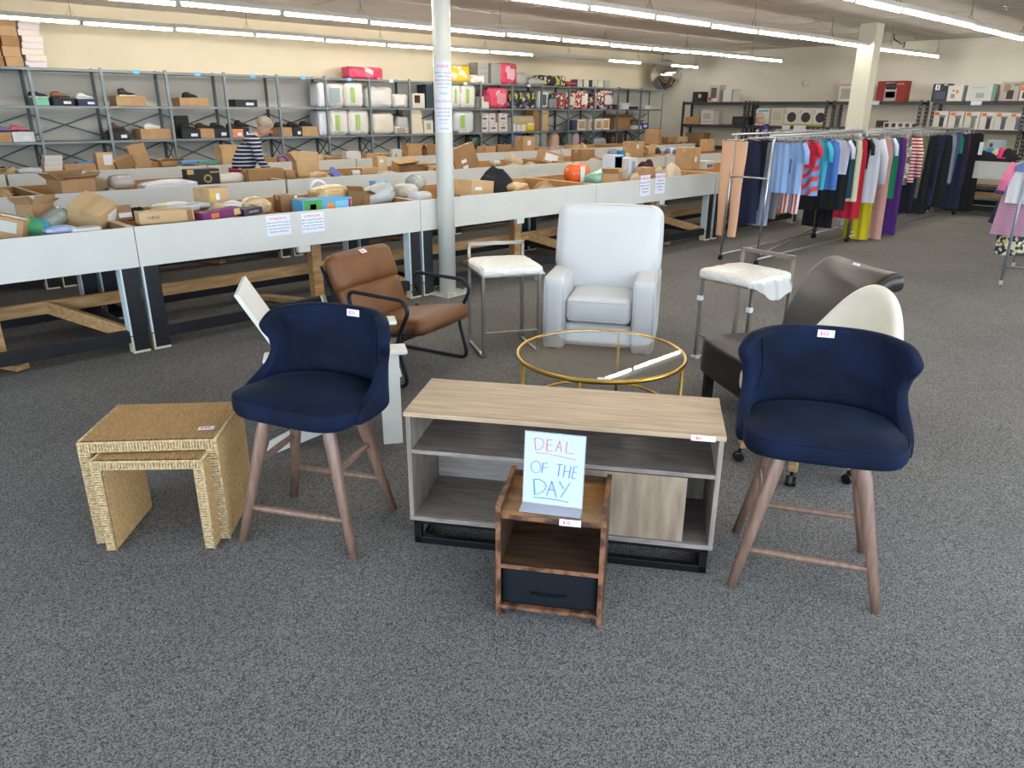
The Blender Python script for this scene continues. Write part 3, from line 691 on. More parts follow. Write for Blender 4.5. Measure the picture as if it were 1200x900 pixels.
# ---- brown leather slipper chair
DBR = mat('dark_brown_leather', '2b2321', .34, var=.12, vs=7, bump=.1, bs=50)
fL = at_z(822, 392, .39); az = R(-121)
r = thing('slipper_chair', 'dark brown leather slipper chair with rolled back, right of glass table', 'chair', (fL.x, fL.y, 0), az)
Wl = .60; 
MB().rbox((Wl, .60, .24), .03, 8, (.004, .008, .012), (Wl/2, .30, .275)).build('seat', DBR, r, smooth=True)
MB().tube([(.012, .5, .378), (.012, .03, .378), (.03, .012, .378), (Wl-.03, .012, .378), (Wl-.012, .03, .378), (Wl-.012, .5, .378)], .005, 6).build('piping', DBR, r, smooth=True)
ctr = [(.50, .36), (.53, .50), (.58, .64), (.66, .77), (.75, .835), (.84, .845)]
def bprof(u, v):
    n = len(ctr)-1; k = min(n-1, int(v*n)); f = v*n-k; a = Vector(ctr[k]); b_ = Vector(ctr[k+1]); p = a.lerp(b_, f)
    return (Wl*(.0+1.0*u), p.x-.02*math.sin(PI*u), p.y+.0*math.sin(PI*u))
MB().grid(bprof, 15, 16).build('backrest', DBR, r, smooth=True, solid=.10, offset=-1, sub=1, bevel=.0)
for x in (.05, Wl-.05):
    for y in (.05, .55): MB().beam((x, y, .17), (x, y, 0), .05, .05).build('leg', mat('black_wood', '1a1412', .4), r, bevel=.004)
tg = price(r, (.30, .745, .835), (R(-48), 0, 0), '$60', .06, .035)

# ---- cream tub chair on a five-star castor base
CRM = mat('cream_leatherette', 'ded6c4', .5, var=.03, vs=5); OAKB = mat('light_oak', 'b08f62', .5, col2='94724a', vs=9, stretch=(4, 4, 4))
hub = Vector((3.37, 1.46, 0)); r = thing('swivel_chair', 'cream leatherette tub chair on oak castor base behind the right navy stool', 'chair', hub, R(-110))
for k in range(5):
    a = R(-21+72*k)+R(110)+R(51); d = V2(a)
    a_ = k
bpy.context.view_layer.update()
for k, (px, py) in enumerate([(857, 535), (925, 571), (1003, 565), (None, None), (None, None)]):
    if px: d = at_z(px, py, .02)-hub
    else: d = V2(R({3: 14, 4: 84}[k]))*.3
    d.z = 0; ang = math.atan2(d.y, d.x)+R(110); L = .29; dv = V2(ang)
    MB().beam(dv*.02+Vector((0, 0, .115)), dv*L+Vector((0, 0, .085)), .045, .03).build('base_arm', OAKB, r, bevel=.006)
    c = MB().cyl(dv*(L-.01)+Vector((0, 0, .08)), dv*(L-.01)+Vector((0, 0, .05)), .008)
    pr = Vector((-dv.y, dv.x, 0)); 
    for s in (-1, 1): c.cyl(dv*(L-.005)+pr*s*.006+Vector((0, 0, .0245)), dv*(L-.005)+pr*s*.024+Vector((0, 0, .0245)), .0245, n=16)
    c.build('castor', BLK, r, bevel=.003)
MB().cyl((0, 0, .09), (0, 0, .32), .025).cyl((0, 0, .085), (0, 0, .135), .04).build('column', BLK, r)
MB().rbox((.50, .50, .14), .05, 10, (0, 0, .02), (0, .03, .39)).build('seat', CRM, r, smooth=True)
def tubs(u, v):
    th = (2*u-1)*2.1; hgt = .06+.14*max(0, math.cos(th/2))+.36*max(0, math.cos(th))**2.8
    p = plan(th, .29, .29, 2.2)*(.86+.30*v*(.5+.5*max(0, math.cos(th))))
    return (p.x, p.y+.045, .32+hgt*v*.98)
MB().grid(tubs, 41, 10).build('shell', CRM, r, smooth=True, solid=.06, sub=1)
# ================================================================ bin tables
BIN = mat('bin_white_paint', 'd0cfc9', .5, var=.03, vs=3); BARE = mat('bare_ply', 'b98c58', .7, col2='a97e4c', vs=3, stretch=(1, 6, 6), detail=5)
EDGE = mat('cream_edge', 'd6cbb0', .6); BLKP = mat('black_paint', '15171b', .5, var=.3, vs=14, bump=.1); PINE = mat('pine', 'c09a6a', .65, col2='a37a4c', vs=5, stretch=(1, 7, 7), detail=6)
TH = .88; TD = 1.14; TL = 2.435
def bin_table():
    r = thing('bin_table', 'bin', 'table')
    MB().box(0, TL, 0, .02, .605, TH).build('front_board', BIN, r, bevel=.002)
    MB().box(.02, TL-.02, .02, .024, .62, TH-.004).build('inner_face', BARE, r)
    MB().box(0, TL, TD-.02, TD, .605, TH).build('back_board', BIN, r, bevel=.002)
    MB().box(.02, TL-.02, TD-.024, TD-.02, .62, TH-.004).build('inner_face', BARE, r)
    for x in (0, TL-.02): MB().box(x, x+.02, .024, TD-.024, .605, TH-.003).build('side_board', EDGE, r)
    for x in (.02, TL-.0235): MB().box(x, x+.0035, .024, TD-.024, .62, TH-.006).build('inner_face', BARE, r)
    MB().box(.02, TL-.02, .024, TD-.024, .62, .635).build('bin_floor', BARE, r)
    m = MB()
    for x in (.014, .014): pass
    for y in (.0, TD-.09):
        for x in (.018, TL-.122):
            MB().box(x, x+.104, y, y+.09, .016, .606).build('leg', BLKP, r, bevel=.003)
            MB().box(x, x+.104, y, y+.09, 0, .016).box(x-.010, x, y, y+.09, 0, .12).build('leg_foot', EDGE, r)
            MB().box(x-.012, x, y, y+.09, .13, .605).build('leg_side_strip', mat('daylight_tinted_white', 'cdd9de', .5), r)  # white strip with the bluish daylight put into its colour
    for y in (.02, TD-.09): MB().box(.122, TL-.122, y, y+.06, .075, .16).build('long_rail', BLKP, r, bevel=.003)
    for x in (.05, TL-.13): MB().box(x, x+.06, .09, TD-.09, .09, .16).build('cross_rail', BLKP, r)
    MB().box(-.0, TL, .56, .60, .25, .34).build('pine_stretcher', PINE, r, bevel=.002)
    MB().beam((TL-.5, .6, .3), (TL-.09, .05, .12), .04, .09).build('pine_brace', PINE, r, bevel=.002)
    MB().box(TL*.5+.30, TL*.5+.39, .35, .44, 0, .606).build('pine_post', PINE, r, bevel=.002)
    MB().beam((TL*.5+.05, .9, .03), (TL*.5+.42, .1, .03), .09, .04).build('pine_floor_brace', PINE, r)
    MB().box(TL*.5, TL*.5+.10, .004, .05, .555, .605).build('support_block', BIN, r)
    return freeze(r)
bt = bin_table(); first = True
def bt_at(x, y, rz, label, group):
    global first
    if first: first = False; bt.location = (x, y, 0); bt.rotation_euler = (0, 0, rz); bt['label'] = label; bt['group'] = group; return bt
    return dup(bt, (x, y, 0), rz, label, group)
G_ = 'white bin tables full of goods'
for i, x in enumerate((-.74, 1.70, 4.14, 6.58, 9.04)):
    bt_at(x, 5.52, 0, ['white bin table at left edge of the front row', 'white bin table in the front row with the two ATTENTION notices', 'white bin table in the front row behind the round column', 'white bin table in the front row behind the white armchair', 'white bin table in the front row behind the hanging leggings'][i], G_)
o4 = ['first', 'second', 'third', 'fourth', 'fifth', 'sixth', 'seventh']
for i, x in enumerate((-.66, 1.78, 4.24, 6.70, 9.16, 11.62)):
    bt_at(x, 8.16, 0, '%s white bin table from the left in the middle row' % o4[i], G_)
for i, x in enumerate((-.42, 2.04, 4.5, 6.96, 9.42, 11.88, 14.34)):
    bt_at(x, 10.95, 0, '%s white bin table from the left in the back row' % o4[i], G_)
bt_at(14.6, 4.75, -PI/2, 'white bin table holding a heap of clothes at the right wall', G_)
def board_notice(px, py, w, h, head, lines, label):
    p = at_y(px, py, 5.515); s = thing('paper_notice', label, 'sign', p, 0, 'notices on the bin tables')
    MB().box(-w/2, w/2, -.0008, .0008, -h/2, h/2).build('paper_sheet', PAPER, s)
    text(head, h*.17, INKR, s, (0, -.001, h*.33))
    for i, t in enumerate(lines): text(t, h*.105, INKK, s, (0, -.001, h*.15-h*.15*i))
board_notice(326.5, 264, .205, .155, 'ATTENTION', ['Students are NOT permitted', 'on the tables. Please find those', 'in the store under the bins', 'throughout. Thank you!'], 'left of two paper notices headed ATTENTION on the front bin table')
board_notice(366.5, 260.5, .205, .155, 'ATENCION', ['Niños: queda NO permitido', 'que los menores estén sobre', 'las mesas. Por favor pedir', 'que estén en el piso. Gracias'], 'right of two paper notices, headed ATENCION, on the front bin table')
board_notice(756, 217.5, .20, .24, 'ATTENTION', ['Students are NOT', 'permitted on the', 'tables. Please', 'Thank you!'], 'left paper notice on the bin table behind the white armchair')
board_notice(773.5, 215, .20, .24, 'ATENCION', ['Queda NO', 'permitido estar', 'en las mesas.', 'Gracias'], 'right paper notice on the bin table behind the white armchair')

# ================================================================ grey steel shelving, back wall
STL = mat('grey_steel', '7d868b', .45, metal=.35, var=.08, vs=30); STD = mat('grey_steel_dark', '4c5459', .5, metal=.35)
SY0, SY1, PIT = 12.75, 13.22, .93; LV = (2.165, 1.665, 1.178, .70, .15)
def bay():
    r = thing('shelving_unit', 'bay', 'shelf')
    def post(x, y, m): MB().box(x, x+.04, y, y+.006, 0, 2.19).box(x, x+.005, y, y+.035, 0, 2.19).build('post', m, r)
    post(0, 0, STL); post(0, SY1-SY0-.035, STD)
    for z in LV:
        MB().box(.04, PIT-.001, 0, SY1-SY0, z-.006, z).box(.04, PIT-.001, 0, .004, z-.034, z).box(.04, PIT-.001, SY1-SY0-.004, SY1-SY0, z-.034, z).build('shelf', STL, r)
    d = SY1-SY0
    for z0, z1 in ((1.55, 1.24), (1.13, .76)):
        MB().beam((.003, d-.014, z0), (PIT-.008, d-.014, z1), .022, .006, (0, 1, 0)).build('cross_brace', STD, r); MB().beam((.003, d-.007, z1), (PIT-.008, d-.007, z0), .022, .006, (0, 1, 0)).build('cross_brace', STD, r)
    MB().beam((.008, .02, .8), (.008, d-.02, 1.12), .005, .02).build('side_brace', STD, r); MB().beam((.008, .02, 1.12), (.008, d-.02, .8), .005, .02).build('side_brace', STD, r)
    return freeze(r)
b0 = bay(); XS = 3.81-3*PIT
tags_ = {3: 'b', 4: 'b', 5: 'b', 6: 'b', 7: 'b', 8: 'w', 10: 'w', 12: 'w'}
for k in range(18):
    x = XS+PIT*k; lab = 'grey steel shelving bay, %s from the left along the back wall' % ['first', 'second', 'third', 'fourth', 'fifth', 'sixth', 'seventh', 'eighth', 'ninth', 'tenth', 'eleventh', 'twelfth', 'thirteenth', 'fourteenth', 'fifteenth', 'sixteenth', 'seventeenth', 'last'][k]
    if k == 0: b0.location = (x, SY0, 0); s = b0; s['label'] = lab; s['group'] = 'grey shelving along the back wall'
    else: s = dup(b0, (x, SY0, 0), 0, lab, 'grey shelving along the back wall')
    if k in tags_: MB().box(.47, .56, -.004, -.001, 2.12, 2.175).build('shelf_tag', M('6fb2e8') if tags_[k] == 'b' else PAPER, s)
for y, m in ((0, STL), (SY1-SY0-.035, STD)): MB().box(PIT, PIT+.04, y, y+.006, 0, 2.19).build('end_post', m, s)

# ================================================================ black boltless racks, right wall
RBK = mat('black_rack', '444547', .5, metal=.3, var=.1, vs=10)
RX = 18.0; RL = (1.845, 1.295, .76, .2)
def holes(m, x, y, w):      # punched post: two strips with rungs between the holes
    m.box(x, x+.04, y, y+.012, 0, 1.84).box(x, x+.04, y+w-.012, y+w, 0, 1.84)
    for i in range(24): m.box(x, x+.04, y+.012, y+w-.012, .04+i*.078, .085+i*.078)
rk = [(12.25, 10.37), (10.32, 8.28), (8.17, 6.23), (6.02, 4.30), (4.20, 2.3)]
for i, (ya, yb) in enumerate(rk):
    r = thing('storage_rack', 'black punched steel rack, %s from the back corner along the right wall' % ['first', 'second', 'third', 'fourth', 'fifth'][i], 'rack', (RX, ya, 0), 0, 'black racks along the right wall')
    L = ya-yb
    for y in (0, -L+.055):
        for x in (0, .40): m = MB(); holes(m, x, y-.055, .055); m.build('post', RBK, r)
    for z in RL:
        s = MB().box(0, .44, -L+.06, -.06, z-.01, z).build('shelf', mat('chipboard', 'b59a6c', .8), r)
        MB().box(-.006, .0, -L+.02, -.02, z-.055, z+.012).box(.44, .446, -L+.02, -.02, z-.055, z+.012).build('shelf_beam', RBK, r)
for (px, py, w, h) in ((1026, 120.5, .16, .08), (1144, 121, .2, .08), (921, 149.5, .2, .11), (937, 150, .3, .12)):
    p = at_x(px, py, RX-.01); t = MB().box(-.002, .001, -w/2, w/2, -h/2, h/2).build('price_card', PAPER); t.location = p; tag(t, 'white price card on the black rack beam, %s' % {1026: 'under the red oven box', 1144: 'under the white and green box', 921: 'under the left black disc box', 937: 'wide one under the middle black disc box'}[px], 'sign', 'price cards on the black racks')
# ================================================================ goods: builders
KR = mat('kraft', 'b5926a', .75, var=.08, vs=6); KR2 = mat('kraft_light', 'c8a97e', .75, var=.07, vs=6); KR3 = mat('kraft_dark', '957350', .8, var=.08, vs=6); TAPE = mat('parcel_tape', 'c9a878', .25)
LBL = mat('white_label', 'e8eaf0', .5); GREYINK = mat('grey_ink', '55565c', .6)
KRAFT = {'k': KR, 'l': KR2, 'd': KR3}
def col(c): return KRAFT.get(c) or (c if not isinstance(c, str) else M(c, .6))
def glossy(c, **k): return mat('g_%s_%s' % (c, len(k)), c, .22, bump=.9, bs=22, coat=.3, **k)
def T(name, lab, cat, p, rot, grp): return thing(name, lab, cat, p, rot, grp)
def i_box(lab, cat, p, w, d, h, rot=0, c='k', label=None, tape=True, grp=None, name='cardboard_box', prints=()):
    """closed carton standing at p (bottom centre); prints = (x, z, w, h, colour) patches on the front"""
    r = T(name, lab, cat, p, rot, grp)
    MB().box(-w/2, w/2, -d/2, d/2, 0, h).build('carton', col(c), r, bevel=min(.004, w/20))
    if tape: MB().box(-w/2-.0008, w/2+.0008, -.025, .025, h*.75, h+.0008).build('tape', TAPE, r)
    if label: MB().box(label[0]*w-label[2]*w/2, label[0]*w+label[2]*w/2, -d/2-.0015, -d/2, label[1]*h-label[3]*h/2, label[1]*h+label[3]*h/2).build('label', LBL, r)
    for (x, z, pw, ph, pc_) in prints:
        MB().box((x-pw/2)*w, (x+pw/2)*w, -d/2-.002, -d/2, (z-ph/2)*h, (z+ph/2)*h).build('printed_panel', col(pc_), r)
    return r
def i_obox(lab, cat, p, w, d, h, rot=0, c='k', label=None, grp=None, flaps=(50, 35, 60, 20)):
    r = T('open_box', lab, cat, p, rot, grp); t = .005; m = MB()
    m.box(-w/2, w/2, -d/2, -d/2+t, 0, h).box(-w/2, w/2, d/2-t, d/2, 0, h).box(-w/2, -w/2+t, -d/2, d/2, 0, h).box(w/2-t, w/2, -d/2, d/2, 0, h).box(-w/2, w/2, -d/2, d/2, 0, t)
    m.build('carton', col(c), r)
    fl = min(w, d)*.45
    for k, a in enumerate(flaps):
        L = w if k < 2 else d; q_ = Matrix.Rotation((0, PI, PI/2, -PI/2)[k], 4, 'Z') @ Matrix.Translation((0, -(d if k < 2 else w)/2, h)) @ Matrix.Rotation(R(a), 4, 'X')
        MB().box(-L/2+.003, L/2-.003, -.004, 0, 0, fl, q_).build('flap', col(c), r)
    if label: MB().box(label[0]*w-label[2]*w/2, label[0]*w+label[2]*w/2, -d/2-.0015, -d/2, label[1]*h-label[3]*h/2, label[1]*h+label[3]*h/2).build('label', LBL, r)
    return r
def i_bag(lab, cat, p, w, d, h, rot=0, c='e8e8ea', grp=None, panel=None, name='plastic_bag', gl=True, sd=1, nz=None, handle=False, soft=None):
    soft = (name not in ('comforter', 'bedding_bag')) if soft is None else soft
    r = T(name, lab, cat, p, rot, grp); m_ = (glossy(c) if gl else M(c, .8, bump=.5, bs=40)) if isinstance(c, str) else c
    MB().rbox((w, d, h), min(w, d, h)*(.42 if soft else .2), 11, (w*.015, d*.05, h*.02), (0, 0, h/2), noise=(min(w, d, h)*.035 if nz is None else nz), seed=sd).build('pouch', m_, r, smooth=True)
    if panel:
        MB().rbox((w*panel[2], .008, h*panel[3]), .003, 4, (0, .004, 0), (w*panel[0], -d*.553-.004, h*panel[1])).build('printed_panel', col(panel[4]), r)
    if handle: MB().tube([(-w*.12, 0, h), (-w*.1, 0, h+.04), (w*.1, 0, h+.04), (w*.12, 0, h)], .008, 6, flat=.3).build('handle', M('d8d8d8'), r)
    return r
def i_mail(lab, cat, p, w, d, h, rot=0, c='d8b98c', grp=None, sd=3):
    r = T('mailer', lab, cat, p, rot, grp)
    MB().rbox((w, d, h), h*.4, 9, (0, 0, h*.5), (0, 0, h/2), noise=h*.08, seed=sd).build('envelope', glossy(c) if isinstance(c, str) and c not in KRAFT else col(c), r, smooth=True)
    MB().box(-w*.25, w*.2, -d*.25, d*.15, h*1.0, h*1.04+.004).build('label', LBL, r)
    return r
def i_pile(lab, cat, p, w, d, h, rot=0, c='1b1b1e', grp=None, sd=5, name='folded_clothes'):
    q = random.Random(sd); ph = [q.uniform(0, 6) for _ in range(6)]; fr_ = [q.uniform(2, 5) for _ in range(6)]
    def f(u, v):
        a = 2*PI*u; rr = v**.8
        wob = 1+.14*math.sin(a*2+ph[0])+.08*math.sin(a*5+ph[1]+v*4)
        z = h*(1-rr**4.5)*(1+.16*math.sin(fr_[0]*rr*1.3*math.cos(a)+ph[2])+.12*math.sin(fr_[1]*rr*1.3*math.sin(a)+ph[3]))
        return (w/2*rr*wob*math.cos(a), d/2*rr*wob*math.sin(a), max(0, z+h*.04*math.sin(a*7+ph[4])*rr))
    r = T(name, lab, cat, p, rot, grp)
    MB().grid(f, 36, 12, wrapu=True).build('cloth', c if not isinstance(c, str) else M(c, .9, bump=.4, bs=60), r, smooth=True); return r
def i_roll(lab, cat, p, w, d, h, rot=0, c='e6e2da', grp=None, name='rolled_paper'):
    r = T(name, lab, cat, p, rot, grp); MB().cyl((-w/2, 0, h/2), (w/2, 0, h/2), h/2, n=20).build('roll', col(c), r, bevel=.004); MB().cyl((-w/2-.001, 0, h/2), (-w/2-.0015, 0, h/2), h*.18, n=14).build('core', M('6b5a48'), r); return r
def shoe(lab, p, L=.27, c='241c1c', sole='d8d4cc', rot=0, boot=0, grp='display shoes on the grey shelving', s=1, scale=1.0):
    r = T('shoe', lab, 'shoe', p, rot, grp); L *= scale; Wd = .095*scale
    prof = [(0, .030, .020, .7), (.06, .075, .024, .95), (.2, .085, .024, .95), (.33, .092, .024, .80), (.45, .080, .02, .78), (.6, .058, .02, .92), (.8, .045, .02, 1.0), (.93, .036, .018, .85), (1, .022, .014, .5)]
    if boot: prof[0] = (0, .07+boot*.5, .02, .7); prof = [(0, .10, .02, .7)]+[(a, b+(boot if a < .4 else 0), z, w_) for a, b, z, w_ in prof[1:]]
    def f(u, v):
        k = u*(len(prof)-1); i = min(len(prof)-2, int(k)); t_ = k-i; a = [x+(y-x)*t_ for x, y in zip(prof[i], prof[i+1])]
        an = -PI*.0+2*PI*v; zz = a[2]*scale*.6+(a[1]*scale)*(.5-.5*math.cos(an)) if 0 else 0
        cs, sn = math.sin(an), -math.cos(an)
        return ((a[0]-.5)*L*s, Wd/2*a[3]*(abs(cs)**.8)*math.copysign(1, cs)*(1-.25*max(0, sn)), .012*scale+(a[1]*scale)*(.5+.5*sn))
    m = MB().grid(f, 26, 17); m.build('upper', M(c, .5), r, smooth=True)
    MB().prism([((x-.5)*L*s, z) for x, z in ((0, .0), (.35, .0), (.45, .004), (1.0, .004), (1.02, .02), (.5, .018), (.3, .022), (-.01, .022))], -Wd*.46, Wd*.46).build('sole', M(sole, .6), r, bevel=.003)
    if not boot: MB().lathe([(.028*scale, 0), (.024*scale, .003)], ((.18-.5)*L*s, 0, .093*scale), 14).build('collar', M('161414', .9), r)
    return r

def ybox(px0, py0, px1, py1, Y):     # real extents of an upright face standing in the plane y = Y
    a, b = at_y(px0, py1, Y), at_y(px1, py1, Y); top = at_y((px0+px1)/2, py0, Y); bot = at_y((px0+px1)/2, py1, Y)
    return (a.x+b.x)/2, b.x-a.x, bot.z, top.z-bot.z
def xbox(px0, py0, px1, py1, X):
    a, b = at_x(px0, py1, X), at_x(px1, py1, X); top = at_x((px0+px1)/2, py0, X); bot = at_x((px0+px1)/2, py1, X)
    return (a.y+b.y)/2, a.y-b.y, bot.z, top.z-bot.z
def lvl(z):      # snap to the shelf it stands on
    return min((l for l in LV), key=lambda l: abs(l-z))+.0005

# ================================================================ goods on the grey shelving
SHY = 12.80
def on_shelf(kind, lab, cat, px0, py0, px1, py1, d=.3, z=None, Y=SHY, **k):
    x, w_, zb, h = ybox(px0, py0, px1, py1, Y); zz = lvl(zb) if z is None else z
    return kind(lab, cat, (x, Y+d/2, zz), w_, d, h, **k), zz+h, x
boxes = [
 (41, 113, 58, 122, '7fc4ac', 'mint green shoebox under a navy shoe', '20233a', 0), (63, 113, 88, 122, '262630', 'black shoebox with white stickers under a brown shoe', '8a5a34', 0),
 (92, 114, 115, 122, '2a3050', 'navy and white shoebox under a white sneaker', 'e4e4e6', 0), (137, 111, 172, 122.5, 'k', 'kraft shoebox under a dark brown ankle shoe, upper shelf', '2e1f22', .03),
 (211, 113, 245, 123, 'k', 'kraft shoebox under a black shoe, upper shelf', '1c1719', 0), (276, 115, 302, 123.5, '26262c', 'black shoebox standing alone on the upper shelf', None, 0),
 (0, 155, 15, 167, 'k', 'kraft shoebox at the left edge under a lilac shoe', '8f72bc', 0), (16, 154.5, 42, 166.5, 'dcdde2', 'white shoebox under pink shoes', 'd4697a', 0),
 (133, 152.5, 153, 163, '22201f', 'black shoebox under a brown ankle boot', '4a2c20', .03), (166, 151, 202, 163, 'k', 'long kraft shoebox under a white sneaker', 'e2e4e4', 0),
 (214, 152, 236, 162, '201f23', 'black shoebox with stickers below a black loafer', '17171a', 0), (236, 151, 252, 162, 'k', 'kraft shoebox between two black ones', '3b1d18', 0),
 (252, 151, 269, 162, '1f1f23', 'black shoebox right of the kraft one', '151518', 0), (273, 151.5, 286, 161.5, 'd98d6a', 'salmon pink shoebox above the shopper in stripes', '1c1a1c', 0),
 (286, 150, 293, 161, '1e1e22', 'narrow black shoebox under a black ankle boot', '121214', .04), (328, 150, 343, 160.5, 'k', 'kraft shoebox right of the shopper in stripes', '1b1b1f', 0),
 (344, 150, 355, 160, '232328', 'small black shoebox between kraft ones', '1b1b1f', 0), (355, 149, 374, 160, 'k', 'kraft shoebox under a low black shoe, right end of shoes', '17171a', 0)]
for i, (a, b_, c_, d_, co, lab, sc_, bt_) in enumerate(boxes):
    (o, zt, x) = on_shelf(i_box, lab, 'shoebox', a, b_, c_, d_, .32, c=co, tape=False, name='shoebox', grp='shoeboxes on the grey shelving', label=(.15, .4, .35, .35) if co not in ('k', '7fc4ac') else None)
    if sc_: shoe(['navy shoe on the mint green shoebox', 'brown shoe on the black shoebox, upper shelf', 'white sneaker on the navy shoebox', 'dark brown ankle shoe on kraft box, upper shelf', 'black shoe on kraft box, upper shelf', '', 'lilac shoe on the shoebox at the left edge', 'pink shoe on the white shoebox', 'brown ankle boot on a black shoebox', 'white sneaker on the long kraft shoebox', 'black loafer on the stickered black shoebox', 'dark red-brown shoe on the kraft box', 'black shoe on the box right of the red-brown one', 'black shoe on the salmon pink shoebox', 'black ankle boot beside the shopper\'s head', 'black shoe on kraft box right of the shopper', 'black shoe on the small black shoebox', 'low black shoe at the right end of the shoes'][i],
             (x, SHY+.16, zt+.0006), .27, sc_, 'd8d4cc' if i in (0, 2, 3, 9) else '2a2422', 0 if i % 2 else .15, boot=bt_, scale=.9)
o, zt, x = on_shelf(i_box, 'tall black shoebox lid leaning behind the black shoeboxes', 'shoebox', 208, 136, 224, 162, .05, Y=SHY+.34, c='26242a', tape=False, name='shoebox')
for px, py, co, lab, bt_ in ((9, 195, '221d24', 'dark ankle boot at the left on the low shelf', .05), (189, 187, '39393d', 'grey sneaker on the low shelf behind the back row', 0), (222, 187, '17171a', 'black shoe on the low shelf above the blue flat box', 0), (177, 186, '6a3a28', 'brown and white shoe on the low shelf', 0)):
    p = at_y(px, py, 12.95); shoe(lab, (p.x, 12.95, .7006), .27, co, 'd8d4cc' if co == '39393d' else '22201f', .1, boot=bt_)
GRN = '9cbf6a'
comf = [(374, 93, 386, 122, 'dfe3ec', 'white folded comforter seen edge on, upper shelf', None), (385.5, 95, 404.5, 123.5, 'dad6d2', 'white comforter with a grey picture, upper shelf', '8fa5a8'), (405, 95, 427, 124.5, 'dcd9d4', 'white comforter with green band, upper shelf left group', GRN),
 (375, 129, 385, 158, 'd5dae6', 'white comforter edge on, lower shelf', None), (387.5, 128, 410, 158, 'dedbd6', 'white comforter with green band, lower shelf, left one', GRN), (411, 128, 434, 158, 'dedbd6', 'white comforter with green band, lower shelf, right one', GRN),
 (431, 101, 461, 125, 'd9d6d4', 'white bedding bag slumped on the upper shelf', None), (461.5, 110, 479, 126, 'd6d4d2', 'small white bedding pack, upper shelf', 'e8e2da'),
 (438, 133, 463, 158, 'dcd5c8', 'quilted cream pillow bag, lower shelf', None), (466, 129, 480, 149, 'a9abab', 'clear bag lying on the small white pack', None), (463.5, 149, 480, 158, 'd2cec4', 'small cream pack on the lower shelf', '9a8f80'),
 (529.5, 99, 540.5, 127, 'dad8d2', 'white comforter right of the round column, upper shelf', GRN), (541, 99, 558, 127, 'dcdad4', 'white comforter with green band beside the steel post', GRN),
 (533, 130, 556, 156, 'd0d4d8', 'large white bedding bag, lower shelf by the column', GRN), (632, 105, 642.5, 126, 'dcdad6', 'white pack with a dark picture, upper shelf', '3f5f68')]
for i, (a, b_, c_, d_, co, lab, pn) in enumerate(comf):
    on_shelf(i_bag, lab, 'bedding', a, b_, c_, d_, .34, c=co, name='comforter', sd=i, handle=i in (1, 2, 4, 5, 11, 12), grp='bedding packs on the shelving', panel=((-.12, .5, .22 if pn == GRN else .6, .6, pn) if pn else None))
prn = lambda n, cols, sc_: patchy(n, cols, sc_)
PINKB = prn('pink_print', ['d84a6a', 'e0607c', 'd84a6a', 'f0c4cc', 'cc3a58'], 9); CAMO = prn('camo_print', ['2c2c30', 'b8c430', '4a4a50', 'c8c8c8', '1e1e22', '6a5a66'], 14); YELB = prn('yellow_print', ['e8b81c', 'f0c838', 'e0d8c8', 'e8b81c'], 8)
FLOR = prn('flower_print', ['26304a', 'e0dcd8', 'c85a50', '26304a', 'd8d0cc'], 22); FLR2 = prn('red_flower_print', ['b83440', 'e6e0d4', '4a6a4a', 'e6e0d4', 'c03a48'], 20); ZIG = prn('dark_zigzag_print', ['2a2c30', 'd8d8d4', '3a3c40', 'c8c04a', '2a2c30'], 16)
WHP = prn('white_flower_print', ['dcdad6', 'c8c6c2', 'e4e2de'], 16)
prt = [(410, 77, 449, 91, PINKB, 'red and pink blanket bag lying on top of the shelving', .3, LV[0], None), (529, 76, 551.5, 96, YELB, 'yellow and clear bedding bag on top of the shelving', .3, LV[0], None), (552, 87, 568, 96.5, WHP, 'white flowered pack on top beside the yellow bag', .25, LV[0], None),
 (586, 73.5, 606, 98, PINKB, 'upright pink comforter bag on top of the shelving', .28, LV[0], 'e8b8c0'), (634, 88, 663, 100, ZIG, 'dark zigzag blanket roll on top of the shelving', .3, LV[0], None),
 (566, 103, 575, 112, M('a83858'), 'dark pink bedding behind the cream pack', .2, LV[1]+.12, None), (573, 103.5, 596, 127.5, PINKB, 'pink comforter bag on the upper shelf', .32, None, 'e09aa4'), (599.5, 107, 613, 127.5, CAMO, 'left black and lime sleeping bag pack', .3, None, None), (613, 107, 628, 127.5, CAMO, 'right black and lime sleeping bag pack', .3, None, None),
 (645, 115, 653, 127, M('8f9696'), 'small grey bundle on the upper shelf', .2, None, None), (654, 109, 662, 127, FLR2, 'red flowered pack seen edge on', .3, None, None), (663.5, 108, 674, 127, FLR2, 'left red and white flowered pack with label', .3, None, 'e4dccc'), (675.5, 106, 689.5, 127, FLR2, 'right red and white flowered pack with label', .3, None, 'e4dccc'),
 (693.5, 108, 700, 127, FLOR, 'narrow navy patterned pack by the post', .25, None, 'b0844c'), (701, 105, 718.5, 127, FLOR, 'large navy, pink and white patterned comforter', .3, None, 'd8d2cc'),
 (600, 135, 627, 146, M('b8a884'), 'rolled beige blanket behind the cream packs', .25, LV[2]+.13, None), (616.5, 142, 627, 154, YELB, 'yellow bag on the lower shelf', .25, None, None)]
for i, (a, b_, c_, d_, co, lab, dd, z, pn) in enumerate(prt):
    on_shelf(i_bag, lab, 'bedding', a, b_, c_, d_, dd, z=z, c=co, name='bedding_bag', sd=i+20, nz=.006, panel=((.1, .5, .45, .5, pn) if pn else None), grp='patterned bedding on the shelving')
